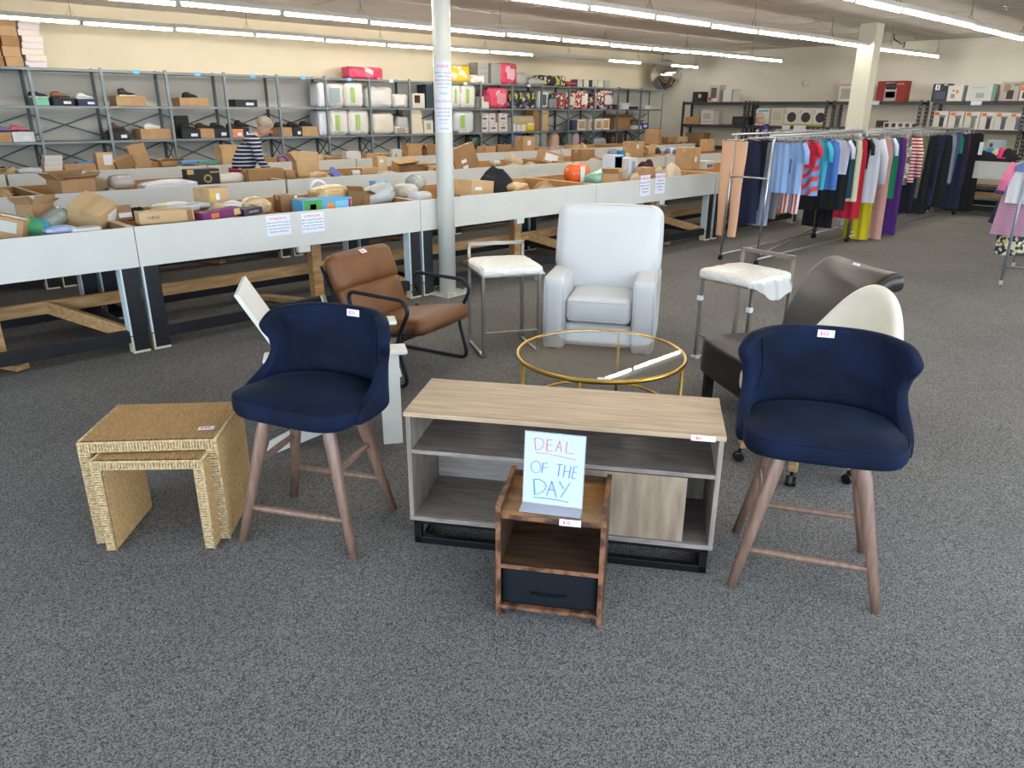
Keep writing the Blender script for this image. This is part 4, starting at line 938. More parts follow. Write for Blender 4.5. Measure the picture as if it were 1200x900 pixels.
shx = [(483.5, 109.5, 498, 126.5, 'd6cfc0', 'cream box with a black and red picture', 'appliance box', .3, ((-.1, .62, .45, .5, '2a1416'), (-.1, .36, .45, .06, 'b03038'))), (500, 99, 511, 126.5, '26363c', 'dark tall box by the round column', 'box', .3, ()),
 (563, 113, 573, 127, 'd8d6c6', 'pale cream pack beside the pink bag', 'box', .25, ()), (538, 137, 550, 156, 'ddd6cc', 'cream box before the white bedding bag', 'box', .12, ((-.2, .6, .2, .5, 'c0a878'),)),
 (497.5, 143, 508, 158, 'd8d2c0', 'cream pack with a grey picture by the column', 'box', .2, ((0, .55, .5, .5, 'a0a49c'),)),
 (632.5, 130, 642.5, 155, 'l', 'tall kraft carton on the lower shelf', 'box', .3, ((0, .82, .6, .04, '7a5a38'),)), (625, 130, 631, 155, 'd', 'dark kraft carton beside the tall one', 'box', .3, ()),
 (599, 138, 604.5, 155, 'd8d6d0', 'first cream pack left of the yellow bag', 'box', .2, ()), (605.5, 140, 610.5, 155, 'd0ccc4', 'second cream pack left of the yellow bag', 'box', .2, ()), (611, 141, 616, 155, 'dad6d0', 'third cream pack left of the yellow bag', 'box', .2, ()),
 (671, 140, 676, 152, '3c4a60', 'dark blue chequered pack beside kraft boxes', 'box', .2, ()), (677, 140, 686, 152.5, 'e0d8cc', 'first pack with kraft front by the X brace', 'box', .25, ((0, .5, .75, .7, 'k'),)), (691, 140, 697, 152, 'e0d8cc', 'second pack with kraft front', 'box', .25, ((0, .5, .75, .7, 'k'),)), (698, 139.5, 705, 152, 'e0d8cc', 'third pack with kraft front', 'box', .25, ((0, .5, .75, .7, 'k'),)), (706, 139, 714, 152, 'e0d8cc', 'fourth pack with kraft front, rightmost', 'box', .25, ((0, .5, .75, .7, 'k'),)),
 (729.5, 120, 737, 127.5, 'd8d8d8', 'small white box near the right end of the shelving', 'box', .2, ()), (738, 124.5, 748, 127.8, '202226', 'flat black box near the right end of the shelving', 'box', .2, ()), (720.5, 122, 726, 127.5, '3a3230', 'small dark basket beside the white box', 'box', .2, ()), (756, 123, 762, 128, 'd0d4d4', 'small silver pot at the right end', 'pot', .14, ()),
 (743, 147, 752, 151, 'd8dae0', 'white flat box under the open carton', 'box', .2, ()), (752, 143.5, 760, 150, '2c3c86', 'blue printed box at the right end', 'box', .2, ((0, .5, .5, .5, 'e0e0e6'),)),
 (596, 76, 597, 77, 'k', '', '', .1, ())]
for i, (a, b_, c_, d_, co, lab, cat, dd, pr) in enumerate(shx):
    if lab: on_shelf(i_box, lab, cat, a, b_, c_, d_, dd, c=co, tape=False, name='product_box', prints=pr, grp='boxes on the shelving')
# storage boxes, white stacks, carton stacks
k_ = 0
for (a, b_, c_, d_, z) in ((563.5, 142.5, 573, 155, 0), (574, 142.5, 583.5, 155, 0), (585, 142.5, 595, 155, 0), (563.5, 129.5, 573, 141.5, 1), (573.5, 131, 581, 141.5, 1), (585, 129.5, 595, 141.5, 1)):
    x, w_, zb, h = ybox(a, b_, c_, d_, SHY)
    i_box('white storage box with black slot, %s on the lower shelf' % ['bottom left', 'bottom middle', 'bottom right', 'top left', 'top middle', 'top right'][k_], 'storage box', (x, SHY+.16, LV[2]+.001 if z == 0 else LV[2]+.20), w_, .3, .195 if z == 0 else .19, c='d0c8c2', tape=False, name='storage_box', grp='white slotted storage boxes', prints=((0, .42, .5, .14, '1c1c1e'), (0, .78, .1, .1, '3a3436'))); k_ += 1
for k in range(5):
    x, w_, zb, h = ybox(484, 130, 497, 158, SHY); i_box('thin cream box, %s in the stack by the column' % ['bottom one', 'second up', 'third up', 'fourth up', 'top one'][k], 'box', (x-.01*k, SHY+.15, LV[2]+.001+k*h/5), w_, .26, h/5-.002, c='ddd3bc', tape=False, name='flat_box', grp='thin cream boxes by the column')
for c_ in range(2):
    for k in range(4): i_box('grey fabric pack, %s, column %s, on top of the shelving' % (['bottom', 'second up', 'third up', 'top'][k], ['left', 'right'][c_]), 'pack', (ybox(559+c_*15.5, 77, 573+c_*15.5, 97, SHY)[0], SHY+.14, LV[0]+.001+k*.102), .33, .26, .098, c='9c9c96', tape=False, name='fabric_pack', grp='grey packs stacked on the shelving', prints=((-.46, .5, .06, 1, '3a3c40'),))
for i, (a, b_, c_, d_, lab) in enumerate(((607, 84, 620, 98, 'clear plastic organiser on top beside the pink bag'), (620.5, 91, 643, 99, 'low clear and white pack on top of the shelving'), (664, 94.5, 676, 100.5, 'red flat dish on top of the shelving'))):
    on_shelf(i_bag if i < 2 else i_bag, lab, 'pack', a, b_, c_, d_, .25, z=LV[0], c=['c4c2bc', 'c8c6c2', '9a3038'][i], name='clear_pack')
for i, px in enumerate((676.5, 684, 694, 700.5, 708)):
    on_shelf(i_box, 'chequered towel roll, %s from the left on top of the shelving' % o4[i], 'towel', px, 92.5, px+6, 101, .22, z=LV[0], c=striped('towel_check%d' % (i % 2), 'ddd3c2', '9aa08c' if i % 2 else '6c6e78', 9, 'X'), tape=False, name='towel', grp='chequered towels on the shelving')
o, zt, x = on_shelf(i_obox, 'open brown carton on the lower shelf near the right end', 'box', 720, 137, 738, 151, .3, c='d', flaps=(60, 60, 60, 60))
x, w_, zb, h = ybox(743, 137, 757, 144, SHY); i_obox('small open carton above blue box at the right end', 'box', (x, SHY+.18, LV[2]+.10), w_, .2, h*.6, .2, 'd', flaps=(70, -60, 70, 80))
# top left stacks
for c_, (xa, xb) in enumerate(((-14, 6), (7, 29))):
    for k in range(5):
        x, w_, zb, h = ybox(xa+1.2, 20, xb, 76, SHY); i_box('kraft carton on top of the shelving at left edge, %s of the %s stack' % (['bottom', 'second', 'third', 'fourth', 'top'][k], ['outer', 'inner'][c_]), 'box', (x-.012*(k % 2), SHY+.2, LV[0]+.002+k*.128), w_, .34, .1265, c='k' if (k+c_) % 3 else 'd', tape=False, grp='kraft cartons stacked at the top left')
for k in range(8):
    x, w_, zb, h = ybox(31, 20, 55.5, 76, SHY); i_box('white flat box in the tall white stack top left, %s' % ['lowest', 'second up', 'third up', 'fourth up', 'fifth up', 'sixth up', 'seventh up', 'topmost'][k], 'box', (x+.02*math.sin(k*2.1), SHY+.2, LV[0]+.002+k*.08), w_, .34, .0785, c='ddd0c8' if k % 3 else 'd8cdd0', tape=False, name='white_box', grp='white boxes stacked at the top left')
# low shelf things seen over the bins
low = [(601, 157, 612, 172, '5a7ea8', 'blue bag on the low shelf behind the cartons'), (627, 156, 643, 172, '9a9c98', 'grey patterned bag on the low shelf'), (648, 157, 657, 170, 'c8a890', 'peach canister on the low shelf'), (664, 158, 672, 170, '7f8f84', 'grey green bottle pack on the low shelf'), (673, 156, 680, 168, 'b898a8', 'pink toy pack on the low shelf'), (553, 155, 566, 172, '2c3c34', 'dark green bag on the low shelf'), (696, 164, 712, 169, '9ea4a6', 'row of small silver tins on the low shelf'), (718, 158, 731, 167, '5a4230', 'dark brown crate on the low shelf')]
for i, (a, b_, c_, d_, co, lab) in enumerate(low): on_shelf(i_bag, lab, 'pack', a, b_, c_, d_+9, .3, z=LV[3]+.001, c=co, name='shelf_pack', sd=i+60)

# ================================================================ goods on the black racks
def on_rack(lab, px0, py0, px1, py1, c, z=None, d=.3, pr=(), cat='box', name='product_box', X=RX+.03, **k):
    y, w_, zb, h = xbox(px0, py0, px1, py1, X); zz = min(RL, key=lambda l: abs(l-zb))+.001 if z is None else z
    return i_box(lab, cat, (X+d/2, y, zz), w_, d, h, -PI/2, c=c, tape=False, name=name, prints=pr, grp='boxed goods on the black racks', **k)
rackitems = [
 (811, 107.5, 821.5, 120, '2c2a2c', 'tall black box on top of the first black rack', ((.3, .6, .3, .3, 'd0c8d0'),)), (829, 99.5, 842, 119.5, 'b8b2ac', 'grey box with a speaker picture on the first black rack', ((0, .55, .5, .6, '5a5654'), (-.3, .2, .25, .2, 'b02840'), (.15, .15, .3, .15, 'e0dcd8'))),
 (846.5, 104.5, 859, 119.5, 'ddd5d0', 'white box with a teal side on the first black rack', ((.4, .5, .2, 1, '86b8a8'),)), (981.5, 94, 999, 118, 'd4ccc6', 'white box with red band, left of the square column', ((0, .82, .9, .05, 'c03c40'), (0, .4, .7, .5, 'a09c98'))),
 (1025.5, 94, 1058.5, 118.5, '8a3028', 'red oven box on top of the black rack', ((.0, .35, .42, .62, 'a8a4a0'), (.0, .34, .34, .3, '6a4a34'), (0, .75, .34, .3, '38343a'), (.3, .85, .25, .06, 'c8b0a0'), (-.05, .9, .3, .05, 'e0d0c8'))),
 (1090.5, 97.5, 1109, 118.5, '2e3440', 'navy box on top, right of the red oven box', ((-.2, .8, .28, .3, 'e8e8ea'), (-.2, .8, .1, .2, 'b03030'), (0, .35, .7, .4, '485060'), (.3, .93, .25, .08, 'c8c8cc'))), (1108, 99.5, 1126, 118.5, 'd6d4d2', 'white box with small orange badge on top', ((.15, .62, .2, .2, 'd08a48'), (-.1, .35, .25, .25, '8a8884'), (-.1, .68, .12, .1, '5a5856'))),
 (1131, 98, 1163, 118.5, 'd0d2d0', 'wide white box with green side on top of the rack', ((.46, .5, .08, 1, '5aa486'), (0, .35, .3, .3, 'a8acaa'), (-.1, .8, .5, .05, 'b0b4b2'))), (1169.5, 95.5, 1192, 118.5, 'b9afa9', 'taupe box with a white patch on top of the rack', ((-.15, .7, .35, .4, 'a08c70'), (.05, .35, .35, .45, '3c3836'), (.3, .85, .3, .1, '8a7878'))), (1193, 100, 1203, 118.5, 'ddd0c0', 'orange and white box at the right edge of photo', ((-.1, .82, .6, .25, 'e0682c'), (.1, .4, .5, .4, '3a4250'))),
 (802, 136.5, 819, 145.5, 'k', 'kraft box on the middle shelf of the first rack', ()), (820.5, 128.5, 835, 145.5, 'd2cdc8', 'white box with a line drawing on the first rack', ((0, .6, .6, .4, 'b4aca8'), (0, .22, .98, .03, '8c8884'))), (857.5, 135.5, 875, 146, '2b2c30', 'low black box on the middle shelf', ((0, .5, .7, .4, '3c3d42'),)),
 (884.5, 126.5, 900, 147, 'd8d8d4', 'white box with a blue band behind the purple-shirted person', ((.05, .86, .8, .1, '5ca0c8'),)), (902, 125.5, 917, 147, 'cfc8b6', 'cream box with faint oval drawing', ((0, .55, .6, .4, 'bfb8a8'),)),
 (803, 150, 824, 165, 'd', 'brown carton on the low shelf of the first rack', ())]
for a, b_, c_, d_, co, lab, pr in rackitems: on_rack(lab, a, b_, c_, d_, co, pr=pr)
for i, px in enumerate((917.5, 934, 951)):
    y, w_, zb, h = xbox(px, 125, px+16.5, 147, RX+.03); r = on_rack('white box with a black disc picture, %s of three' % ['left', 'middle', 'right'][i], px, 125, px+16.3, 147, 'd6d0c6', pr=((0, .07, 1, .13, '9aa834'), (-.38, .78, .04, .25, '6a6660')))
    MB().lathe([(h*.27, 0), (h*.27, .004)], (0, 0, 0), 32, Matrix.Translation((.05*w_, -.15, h*.5)) @ Matrix.Rotation(PI/2, 4, 'X')).build('disc_print', M('3a3838'), r)
for i, px in enumerate((1090.5, 1109, 1127.5, 1145.5, 1163, 1180)):
    on_rack('white coffee maker box with orange badge, %s from the left of six' % o4[i], px, 131.5, px+17.3, 153, 'd8d2cc', pr=((-.25, .86, .32, .16, 'd8703c'), (.12, .38, .3, .62, ['3c3a3c', '6a6864', '7c827e', '3c3e44', '5a5c6c', '6c6e82'][i]), (.12, .72, .42, .14, '8a888c')))
on_rack('small dark red box at the left of the mug boxes', 1026, 139, 1034, 148, '4a2a2c')
for i in range(5): on_rack('small white box with a mug picture, %s of five' % o4[i], 1035+8*i, 141, 1042.6+8*i, 148.5, 'd0ccca', pr=((0, .5, .6, .6, '34343a'),))
# ================================================================ goods lying in the bin tables
ROWY = {1: (6.10, .66), 2: (8.72, .66), 3: (11.5, .66)}
def drop(row, px, py, dy=0):      # bottom centre of a thing whose visible middle is at px, py
    return at_y(px, py, ROWY[row][0]+dy)
def put(kind, row, px, py, w, d, h, rz, c, lab, cat='box', dy=0, tilt=(0, 0), **k):
    Yc = ROWY[row][0]+dy; p = at_y(px, py, Yc); s = mpp(p)*.98
    w, d, h = w*s, d*s, h*s; z = p.z-h/2
    if lab.startswith(('navy blue flat box', 'cream pack right of', 'black garment behind')): z = .66
    o = kind(lab, cat, (p.x, Yc, max(z, .637)), w, d, h, (R(tilt[0]), R(tilt[1]), R(rz)), c=c, **k)
    o['group'] = 'goods piled in the bin tables'; return o
# row 1 (sizes in photograph pixels at that distance)
put(i_box, 1, 9, 266, 34, 26, 26, -30, 'k', 'kraft box with a torn print at the left edge of the front bin', dy=-.25, tilt=(0, 14), prints=((0, .6, .6, .5, 'c8c4bc'),))
put(i_bag, 1, 36, 264, 40, 20, 22, -25, patchy('chips_print', ['3c98c8', '4aa06a', 'd8cdb0', '3c98c8', 'c8c4a8'], 9), 'blue, green and cream food pouch in the left front bin', 'pouch', dy=-.2, tilt=(30, 20))
put(i_obox, 1, 42, 248, 30, 26, 20, 30, 'k', 'open kraft box behind the food pouch in the left front bin', dy=.25, flaps=(30, 60, 70, 40))
put(i_bag, 1, 64, 256, 38, 22, 18, 20, '98a094', 'silver grey crumpled bag beside the tilted carton', 'bag', dy=0, tilt=(0, -25))
put(i_box, 1, 106, 249, 38, 38, 34, 38, 'l', 'large tan carton with grey label standing on its corner', dy=0, tilt=(22, -20), label=(.2, .5, .45, .5))
put(i_mail, 1, 70, 269, 34, 16, 5, 5, 'a8b8d8', 'blue and pink flat packet at the front of the left bin', 'packet', dy=-.42)
put(i_bag, 1, 100, 269, 32, 18, 7, 0, 'd8d8d4', 'white rimmed tray under the tilted carton', 'tray', dy=-.42)
put(i_box, 1, 141, 250, 22, 16, 18, 10, 'd', 'brown box with white label beside the bin divider', dy=0, tilt=(-8, 0), label=(.1, .35, .7, .3))
put(i_pile, 1, 160, 250, 26, 20, 15, 0, '1f2024', 'black plastic bag at the left end of the second front bin', 'bag', dy=.1, name='black_bag')
r = put(i_box, 1, 193, 253, 62, 20, 14, -4, 'l', 'long kraft box stamped 10834 in the second front bin', dy=-.30, prints=((.42, .5, .1, .9, 'd'),))
bpy.context.view_layer.update(); text('10834', .045, GREYINK, r, (-.17, -.096-.004, .075)) if 0 else None
_w = [c for c in r.children][0]; d_ = _w.dimensions; text('10834', d_.z*.42, GREYINK, r, (-d_.x*.26, -d_.y/2-.001, d_.z*.5), name='stamped_number')
put(i_mail, 1, 205, 243, 50, 30, 7, 0, 'c8c8c6', 'white and grey printed mailer behind the stamped box', 'mailer', dy=.1)
put(i_mail, 1, 232, 240, 24, 20, 4, 0, 'd8dde6', 'white mailer lying on the printed one', 'mailer', dy=.1)
put(i_box, 1, 248, 232, 30, 26, 25, 22, 'l', 'tan carton with yellow and white stickers in the second bin', dy=.2, label=(-.1, .6, .2, .3), prints=((-.35, .62, .14, .3, 'e0c030'),))
put(i_box, 1, 256, 250, 50, 20, 9, 8, '7c2e6c', 'purple boxed game lying at the front of the second bin', dy=-.32, tape=False, tilt=(0, -4), prints=((-.2, .5, .2, .6, 'd87838'), (.38, .5, .16, .8, 'c8b070')))
put(i_box, 1, 292, 247, 26, 18, 8, 10, '3a383e', 'dark grey box beside the purple game', dy=-.3, tape=False, tilt=(0, -4), prints=((0, .5, .5, .3, '8a8890'),))
put(i_mail, 1, 270, 243, 36, 26, 8, 10, 'd4d2ce', 'white poly mailer left of the bubble mailer', 'mailer', dy=0)
put(i_mail, 1, 299, 242, 34, 26, 12, -10, 'c8ac84', 'tan bubble mailer behind the dark grey box', 'mailer', dy=-.05)
put(i_box, 1, 335, 238, 22, 18, 20, 0, 'd', 'brown carton behind the notices, left of two', dy=0, label=(.4, .5, .15, .9))
put(i_box, 1, 352, 241, 14, 16, 18, 0, 'l', 'pinkish carton behind the notices, right of two', dy=-.1, label=(0, .7, .5, .3))
r = put(i_box, 1, 378, 240, 66, 26, 16, 0, '5aa6d4', 'blue and green toy box lying in the second bin', dy=-.34, tape=False, prints=((-.3, .5, .36, .96, '4a9a48'), (-.3, .5, .12, .4, 'd8b848'), (.05, .45, .16, .5, 'e09048'), (.3, .55, .3, .5, '7ac0e4'), (.46, .5, .07, .8, 'd05868')))
put(i_mail, 1, 388, 226, 50, 30, 10, 12, 'cfae7c', 'crumpled gold brown mailer on top of the toy box', 'mailer', dy=.0)
r = thing('plate_ring', 'white round dish standing behind the gold mailer', 'dish', at_y(374, 222, 6.3), (R(70), 0, 0)); MB().tube([(.08*math.cos(k*PI/12), .08*math.sin(k*PI/12), 0) for k in range(24)], .016, 8, closed=True).build('ring', M('dcdce0', .3), r, smooth=True)
put(i_box, 1, 396, 219, 22, 14, 5, 5, '2c3c6c', 'navy blue flat box behind the gold mailer', dy=.3, tape=False)
put(i_obox, 1, 419, 234, 16, 22, 18, 30, 'd', 'brown open box end beside the clear bags', dy=-.2, tilt=(0, 20), flaps=(80, 70, 80, 60))
CLEAR = 'b4b6b2'
put(i_bag, 1, 443, 229, 44, 30, 24, -20, CLEAR, 'large clear plastic bag, left of the round column', 'bag', dy=-.15, tilt=(0, -18), sd=41)
put(i_bag, 1, 474, 226, 32, 26, 20, 15, 'c0baae', 'clear bag with beige goods beside the round column', 'bag', dy=0, sd=42)
put(i_bag, 1, 492, 232, 28, 20, 14, 5, 'ccccd2', 'white plastic bag at the front beside the column', 'bag', dy=-.3, sd=43)
put(i_bag, 1, 487, 214, 24, 20, 18, 30, 'a9b0aa', 'small clear bag with green tie on top of the pile', 'bag', dy=.2, sd=44)
put(i_box, 1, 444, 216, 18, 14, 9, 0, '7ab0dc', 'light blue box behind the large clear bag', dy=.35, tape=False)
put(i_box, 1, 552, 220, 44, 34, 18, 12, 'l', 'kraft carton in the bin right of the round column', dy=-.1, tilt=(0, 5), label=(-.2, .5, .3, .2))
put(i_pile, 1, 581, 212, 50, 34, 26, 10, '1c1c20', 'black jacket heaped in the bin right of the column', 'jacket', dy=.0, sd=9, name='black_jacket')
put(i_pile, 1, 545, 205, 30, 24, 9, 0, '1e2026', 'black garment behind the kraft carton', 'garment', dy=.35, sd=12, name='black_garment')
put(i_mail, 1, 604, 219, 34, 20, 6, 20, 'c8a878', 'loose brown packing paper beside the black jacket', 'paper', dy=-.1)
r = put(i_bag, 1, 676, 203, 32, 22, 22, 0, 'e4662a', 'orange and white nappy pack in the bin behind the armchair', 'pack', dy=.1, panel=(-.12, .5, .25, .8, 'dcdcd8'))
put(i_bag, 1, 703, 207, 30, 24, 13, -10, '86b8a4', 'teal plastic bag beside the picture boxes', 'bag', dy=-.15, tilt=(0, -12), sd=51)
put(i_obox, 1, 717, 208, 22, 20, 11, 30, 'k', 'small open kraft box behind the right notices', dy=-.3, flaps=(60, -60, 60, 50))
put(i_box, 1, 718, 192, 17, 18, 21, 0, 'cfd8e4', 'white and blue picture box, left of two', dy=.15, tape=False, prints=((0, .5, .92, .92, '6f9ccc'), (0, .5, .8, .8, 'd8d4dc'), (-.1, .75, .5, .2, 'c86878'), (.05, .35, .45, .35, '88b488')))
put(i_box, 1, 735, 197, 20, 16, 24, 8, 'd2d2d6', 'white picture box with a blue picture, right of two', dy=.05, tape=False, prints=((0, .5, .4, .7, '8aa4c8'), (.02, .35, .2, .2, 'c88a4a')))
put(i_box, 1, 755, 201, 22, 16, 10, 6, 'k', 'kraft box beside the picture boxes', dy=-.1)
put(i_pile, 1, 757, 196, 26, 16, 12, 0, '3c1c24', 'dark red and black garment over the kraft box', 'garment', dy=.1, sd=17, name='dark_garment')
put(i_pile, 1, 788, 200, 30, 20, 12, 0, 'cbb9a2', 'heap of beige bubble wrap in the right bin', 'wrap', dy=-.2, sd=18, name='bubble_wrap')
put(i_box, 1, 806, 185, 22, 22, 24, 8, 'k', 'tall kraft carton with a round sticker in the right bin', dy=.25, label=(-.05, .45, .25, .25))
put(i_box, 1, 826, 193, 16, 14, 9, 0, 'c8ccd0', 'small white tub beside the tall kraft carton', dy=.3, tape=False, prints=((0, .4, .8, .4, '6a6c70'),))
# row 2
put(i_obox, 2, 84, 217, 44, 26, 16, 20, 'k', 'open brown box with purple wrap, left in the middle row', dy=-.2, flaps=(70, -40, 60, 50))
put(i_mail, 2, 86, 211, 44, 24, 8, 8, '8a7484', 'purple and white wrapped parcel on the open brown box', 'parcel', dy=0)
put(i_bag, 2, 142, 213, 28, 20, 15, 0, 'b9b2b0', 'clear pack with printed insert in the middle row', 'pack', dy=0, sd=61)
put(i_mail, 2, 197, 217, 64, 24, 7, 4, 'd8dce2', 'long white paper wrap in the middle row', 'paper', dy=-.2)
r = put(i_box, 2, 236, 207, 38, 18, 18, -3, '221f20', 'black and gold box with a round emblem in the middle row', dy=0, tape=False, prints=((-.4, .85, .2, .3, 'b8985c'), (.35, .8, .3, .08, 'b8a070')))
dd = r.children[0].dimensions; MB().lathe([(dd.z*.27, 0), (dd.z*.27, .003)], n=24, mx=Matrix.Translation((.04, -dd.y/2-.001, dd.z*.4)) @ Matrix.Rotation(PI/2, 4, 'X')).build('gold_emblem', M('a98c50', .35), r)
MB().lathe([(dd.z*.17, 0), (dd.z*.17, .004)], n=24, mx=Matrix.Translation((.04, -dd.y/2-.001, dd.z*.4)) @ Matrix.Rotation(PI/2, 4, 'X')).build('emblem_centre', M('221f20', .35), r)
put(i_bag, 2, 268, 209, 34, 20, 12, 0, 'd0cac2', 'clear bag of white goods right of the black and gold box', 'bag', dy=0, sd=63)
put(i_box, 2, 308, 205, 46, 18, 15, 3, 'd', 'long brown carton in front of the striped shopper', dy=-.1)
put(i_box, 2, 337, 204, 12, 14, 9, 0, 'k', 'small kraft box right of the long brown carton', dy=.1)
put(i_obox, 2, 358, 196, 26, 24, 15, -15, 'l', 'large open kraft box with a raised flap in the middle row', dy=.15, flaps=(10, 20, 50, 30))
put(i_mail, 2, 366, 206, 34, 20, 6, 25, 'b99868', 'brown paper mailer leaning on the open kraft box', 'mailer', dy=-.3)
put(i_box, 2, 391, 203, 16, 6, 9, 20, '7f84c8', 'lilac blue book in the middle row', dy=-.2, cat='book', tape=False, tilt=(0, 30), name='book')
put(i_roll, 2, 416, 203, 12, 8, 7, 10, 'c8c8c4', 'grey white roll in the middle row', 'roll', dy=-.2)
put(i_box, 2, 430, 201, 22, 14, 9, 0, 'k', 'small kraft carton beside the grey roll', dy=0)
put(i_box, 2, 445, 192, 13, 12, 18, 0, 'l', 'upright kraft box with white label in the middle row', dy=.1, label=(-.1, .7, .4, .2))
put(i_box, 2, 473, 194, 34, 14, 14, 14, 'k', 'leaning kraft carton left of the round column', dy=.15, tilt=(20, -6))
put(i_obox, 2, 483, 198, 28, 16, 9, 14, 'd', 'dark open carton in front of the leaning kraft one', dy=-.1, flaps=(80, -70, 80, 70))
put(i_box, 2, 506, 198, 20, 14, 8, 0, 'k', 'kraft carton beside the round column, middle row', dy=-.1)
put(i_bag, 2, 452, 204, 18, 14, 7, 0, 'c4c0ba', 'clear bag at the front of the middle row', 'bag', dy=-.35, sd=66)
put(i_box, 2, 546, 185, 36, 12, 28, 0, 'd', 'big tilted brown carton with two white labels', dy=.1, tilt=(-8, -16), label=(-.1, .4, .22, .14), prints=((-.1, .15, .22, .12, 'e6e8ee'),))
put(i_bag, 2, 600, 188, 22, 16, 12, 0, 'c8b79c', 'cream bubble mailer heap in the middle row', 'mailer', dy=-.1, sd=67, tilt=(0, 25))
put(i_bag, 2, 580, 191, 12, 10, 6, 0, 'b8b4ac', 'small grey pack left of the bubble mailer', 'pack', dy=-.2, sd=68)
put(i_box, 2, 643, 185, 28, 18, 14, -20, 'k', 'kraft carton with a large white paper stuck on', dy=0, tilt=(0, 16), label=(-.1, .5, .6, .6))
put(i_box, 2, 683, 182, 26, 16, 14, 4, 'd', 'plain brown carton in the middle row behind the armchair', dy=0)
put(i_pile, 2, 702, 183, 16, 12, 6, 0, 'a8a4a0', 'small grey white goods heap right of the brown carton', 'goods', dy=0, sd=22, name='goods_heap')
put(i_box, 2, 727, 180, 8, 8, 7, 0, '3c86c0', 'small bright blue box in the middle row', dy=0, tape=False)
put(i_bag, 2, 718, 179, 12, 10, 8, 0, '8a8f98', 'grey bag beside the bright blue box', 'bag', dy=.1, sd=70)
put(i_box, 2, 742, 175, 19, 18, 18, 6, 'k', 'kraft carton with white sticker right of the blue box', dy=0, label=(-.25, .7, .2, .25))
put(i_obox, 2, 759, 177, 14, 12, 6, 0, 'l', 'low open cream box in the middle row', dy=0, flaps=(20, 60, 60, 60))
put(i_pile, 2, 770, 177, 12, 10, 6, 0, '2c3034', 'dark shoes with a bright green part in the middle row', 'shoes', dy=0, sd=23, name='pair_of_shoes')
put(i_bag, 2, 786, 177, 18, 12, 7, 0, patchy('bluewhite_print', ['d8d4d8', '5a7cb8', 'd8d4d8', 'c86a6a'], 12), 'white pack with blue pictures at the end of the middle row', 'pack', dy=0, sd=71)
# row 3
for k in range(6): put(i_box, 3, 61, 198.5-2.9*k, 19, 14, 3.2, 0, 'd8d6d8' if k % 2 else 'd8ccb8', 'thin white box, %s in the pile at left of the back row' % ['lowest', 'second up', 'third up', 'fourth up', 'fifth up', 'top'][k], dy=-.1, tape=False, name='flat_box')
put(i_mail, 3, 34, 200, 26, 14, 4, 0, 'd0d4dc', 'white papers at the left of the back row', 'paper', dy=-.1)
put(i_box, 3, 92, 196, 34, 18, 8, 0, 'k', 'wide kraft box in the back row left of the upright one', dy=0)
put(i_box, 3, 101, 190.5, 23, 10, 2.5, 0, '4a90cc', 'flat bright blue folder on the kraft box', 'folder', dy=.1, tape=False, name='folder')
put(i_box, 3, 122, 189, 19, 12, 20, 0, 'l', 'upright kraft box with a printed white label in the back row', dy=0, label=(.15, .6, .5, .6))
put(i_box, 3, 146, 191, 24, 14, 13, 12, 'd', 'brown carton leaning in the back row', dy=0, tilt=(0, -20))
put(i_box, 3, 166, 183, 20, 8, 28, 0, 'k', 'tall bent brown cardboard sheet in the back row', dy=.05, tilt=(0, -14), tape=False)
put(i_obox, 3, 200, 191, 26, 12, 6, 0, 'k', 'low open kraft tray in the back row', dy=.1, flaps=(60, 70, 60, 60))
put(i_box, 3, 220, 190, 20, 10, 4, 8, '6a98d0', 'flat light blue box in the back row', dy=-.05, tape=False)
put(i_box, 3, 243, 190, 24, 12, 4, -4, '5a9a94', 'flat kraft and teal pack in the back row', dy=.05, tape=False)
put(i_obox, 3, 266, 184, 22, 14, 16, 10, 'l', 'open kraft box left of the striped shopper', dy=0, flaps=(5, 20, 70, 10))
r = thing('purple_hoop', 'purple ring lying right of the striped shopper', 'ring', at_y(332, 188, 11.4), (R(60), 0, 0), 'goods piled in the bin tables'); MB().tube([(.08*math.cos(k*PI/12), .08*math.sin(k*PI/12), 0) for k in range(24)], .025, 8, closed=True).build('ring', M('6a4a90', .4), r, smooth=True)
for (px, py, w_, d_, h_, rz, co, lab) in [(347, 183, 20, 14, 8, 5, 'k', 'kraft box right of the purple ring'), (366, 186, 24, 12, 4, 0, 'l', 'low kraft lid in the back row'), (388, 186, 22, 12, 4, 4, 'd', 'low brown tray in the back row'), (412, 182, 20, 10, 9, 0, 'd4d4d6', 'white box with dark spots in the back row'), (434, 183, 18, 12, 6, 0, 'k', 'low kraft carton left of the magazines'), (449, 183, 14, 10, 5, 0, 'd', 'small brown carton left of the magazines'), (464, 180, 15, 4, 10, 10, 'c8ccd4', 'white magazine standing in the back row'), (548, 166, 10, 10, 8, 0, 'c8bfa8', 'cream pack right of the round column, back row'), (570, 176, 18, 14, 9, 6, 'k', 'kraft carton in the back row, left of the tall one'), (588, 175, 20, 12, 11, -8, 'd', 'brown carton in the back row, next to the tall one'), (615, 169, 21, 14, 18, 4, 'k', 'tall kraft carton with white marks in the back row'), (648, 174, 18, 10, 5, 0, 'c0a4ac', 'flat white and red box in the back row'), (675, 172, 26, 12, 5, 0, 'l', 'flat kraft carton in the back row'), (633, 175, 12, 10, 4, 0, 'k', 'small kraft box right of the tall carton'), (766, 160, 20, 16, 17, 24, 'k', 'large tilted kraft carton near the back corner'), (782, 164, 11, 10, 7, 0, 'd', 'small open carton near the back corner'), (796, 163, 16, 12, 6, -10, 'l', 'leaning kraft sheet near the back corner')]:
    put(i_box, 3, px, py, w_, d_, h_, rz, co, lab, dy=0, tape=co in 'kld', label=(0, .6, .3, .3) if 'marks' in lab else None)
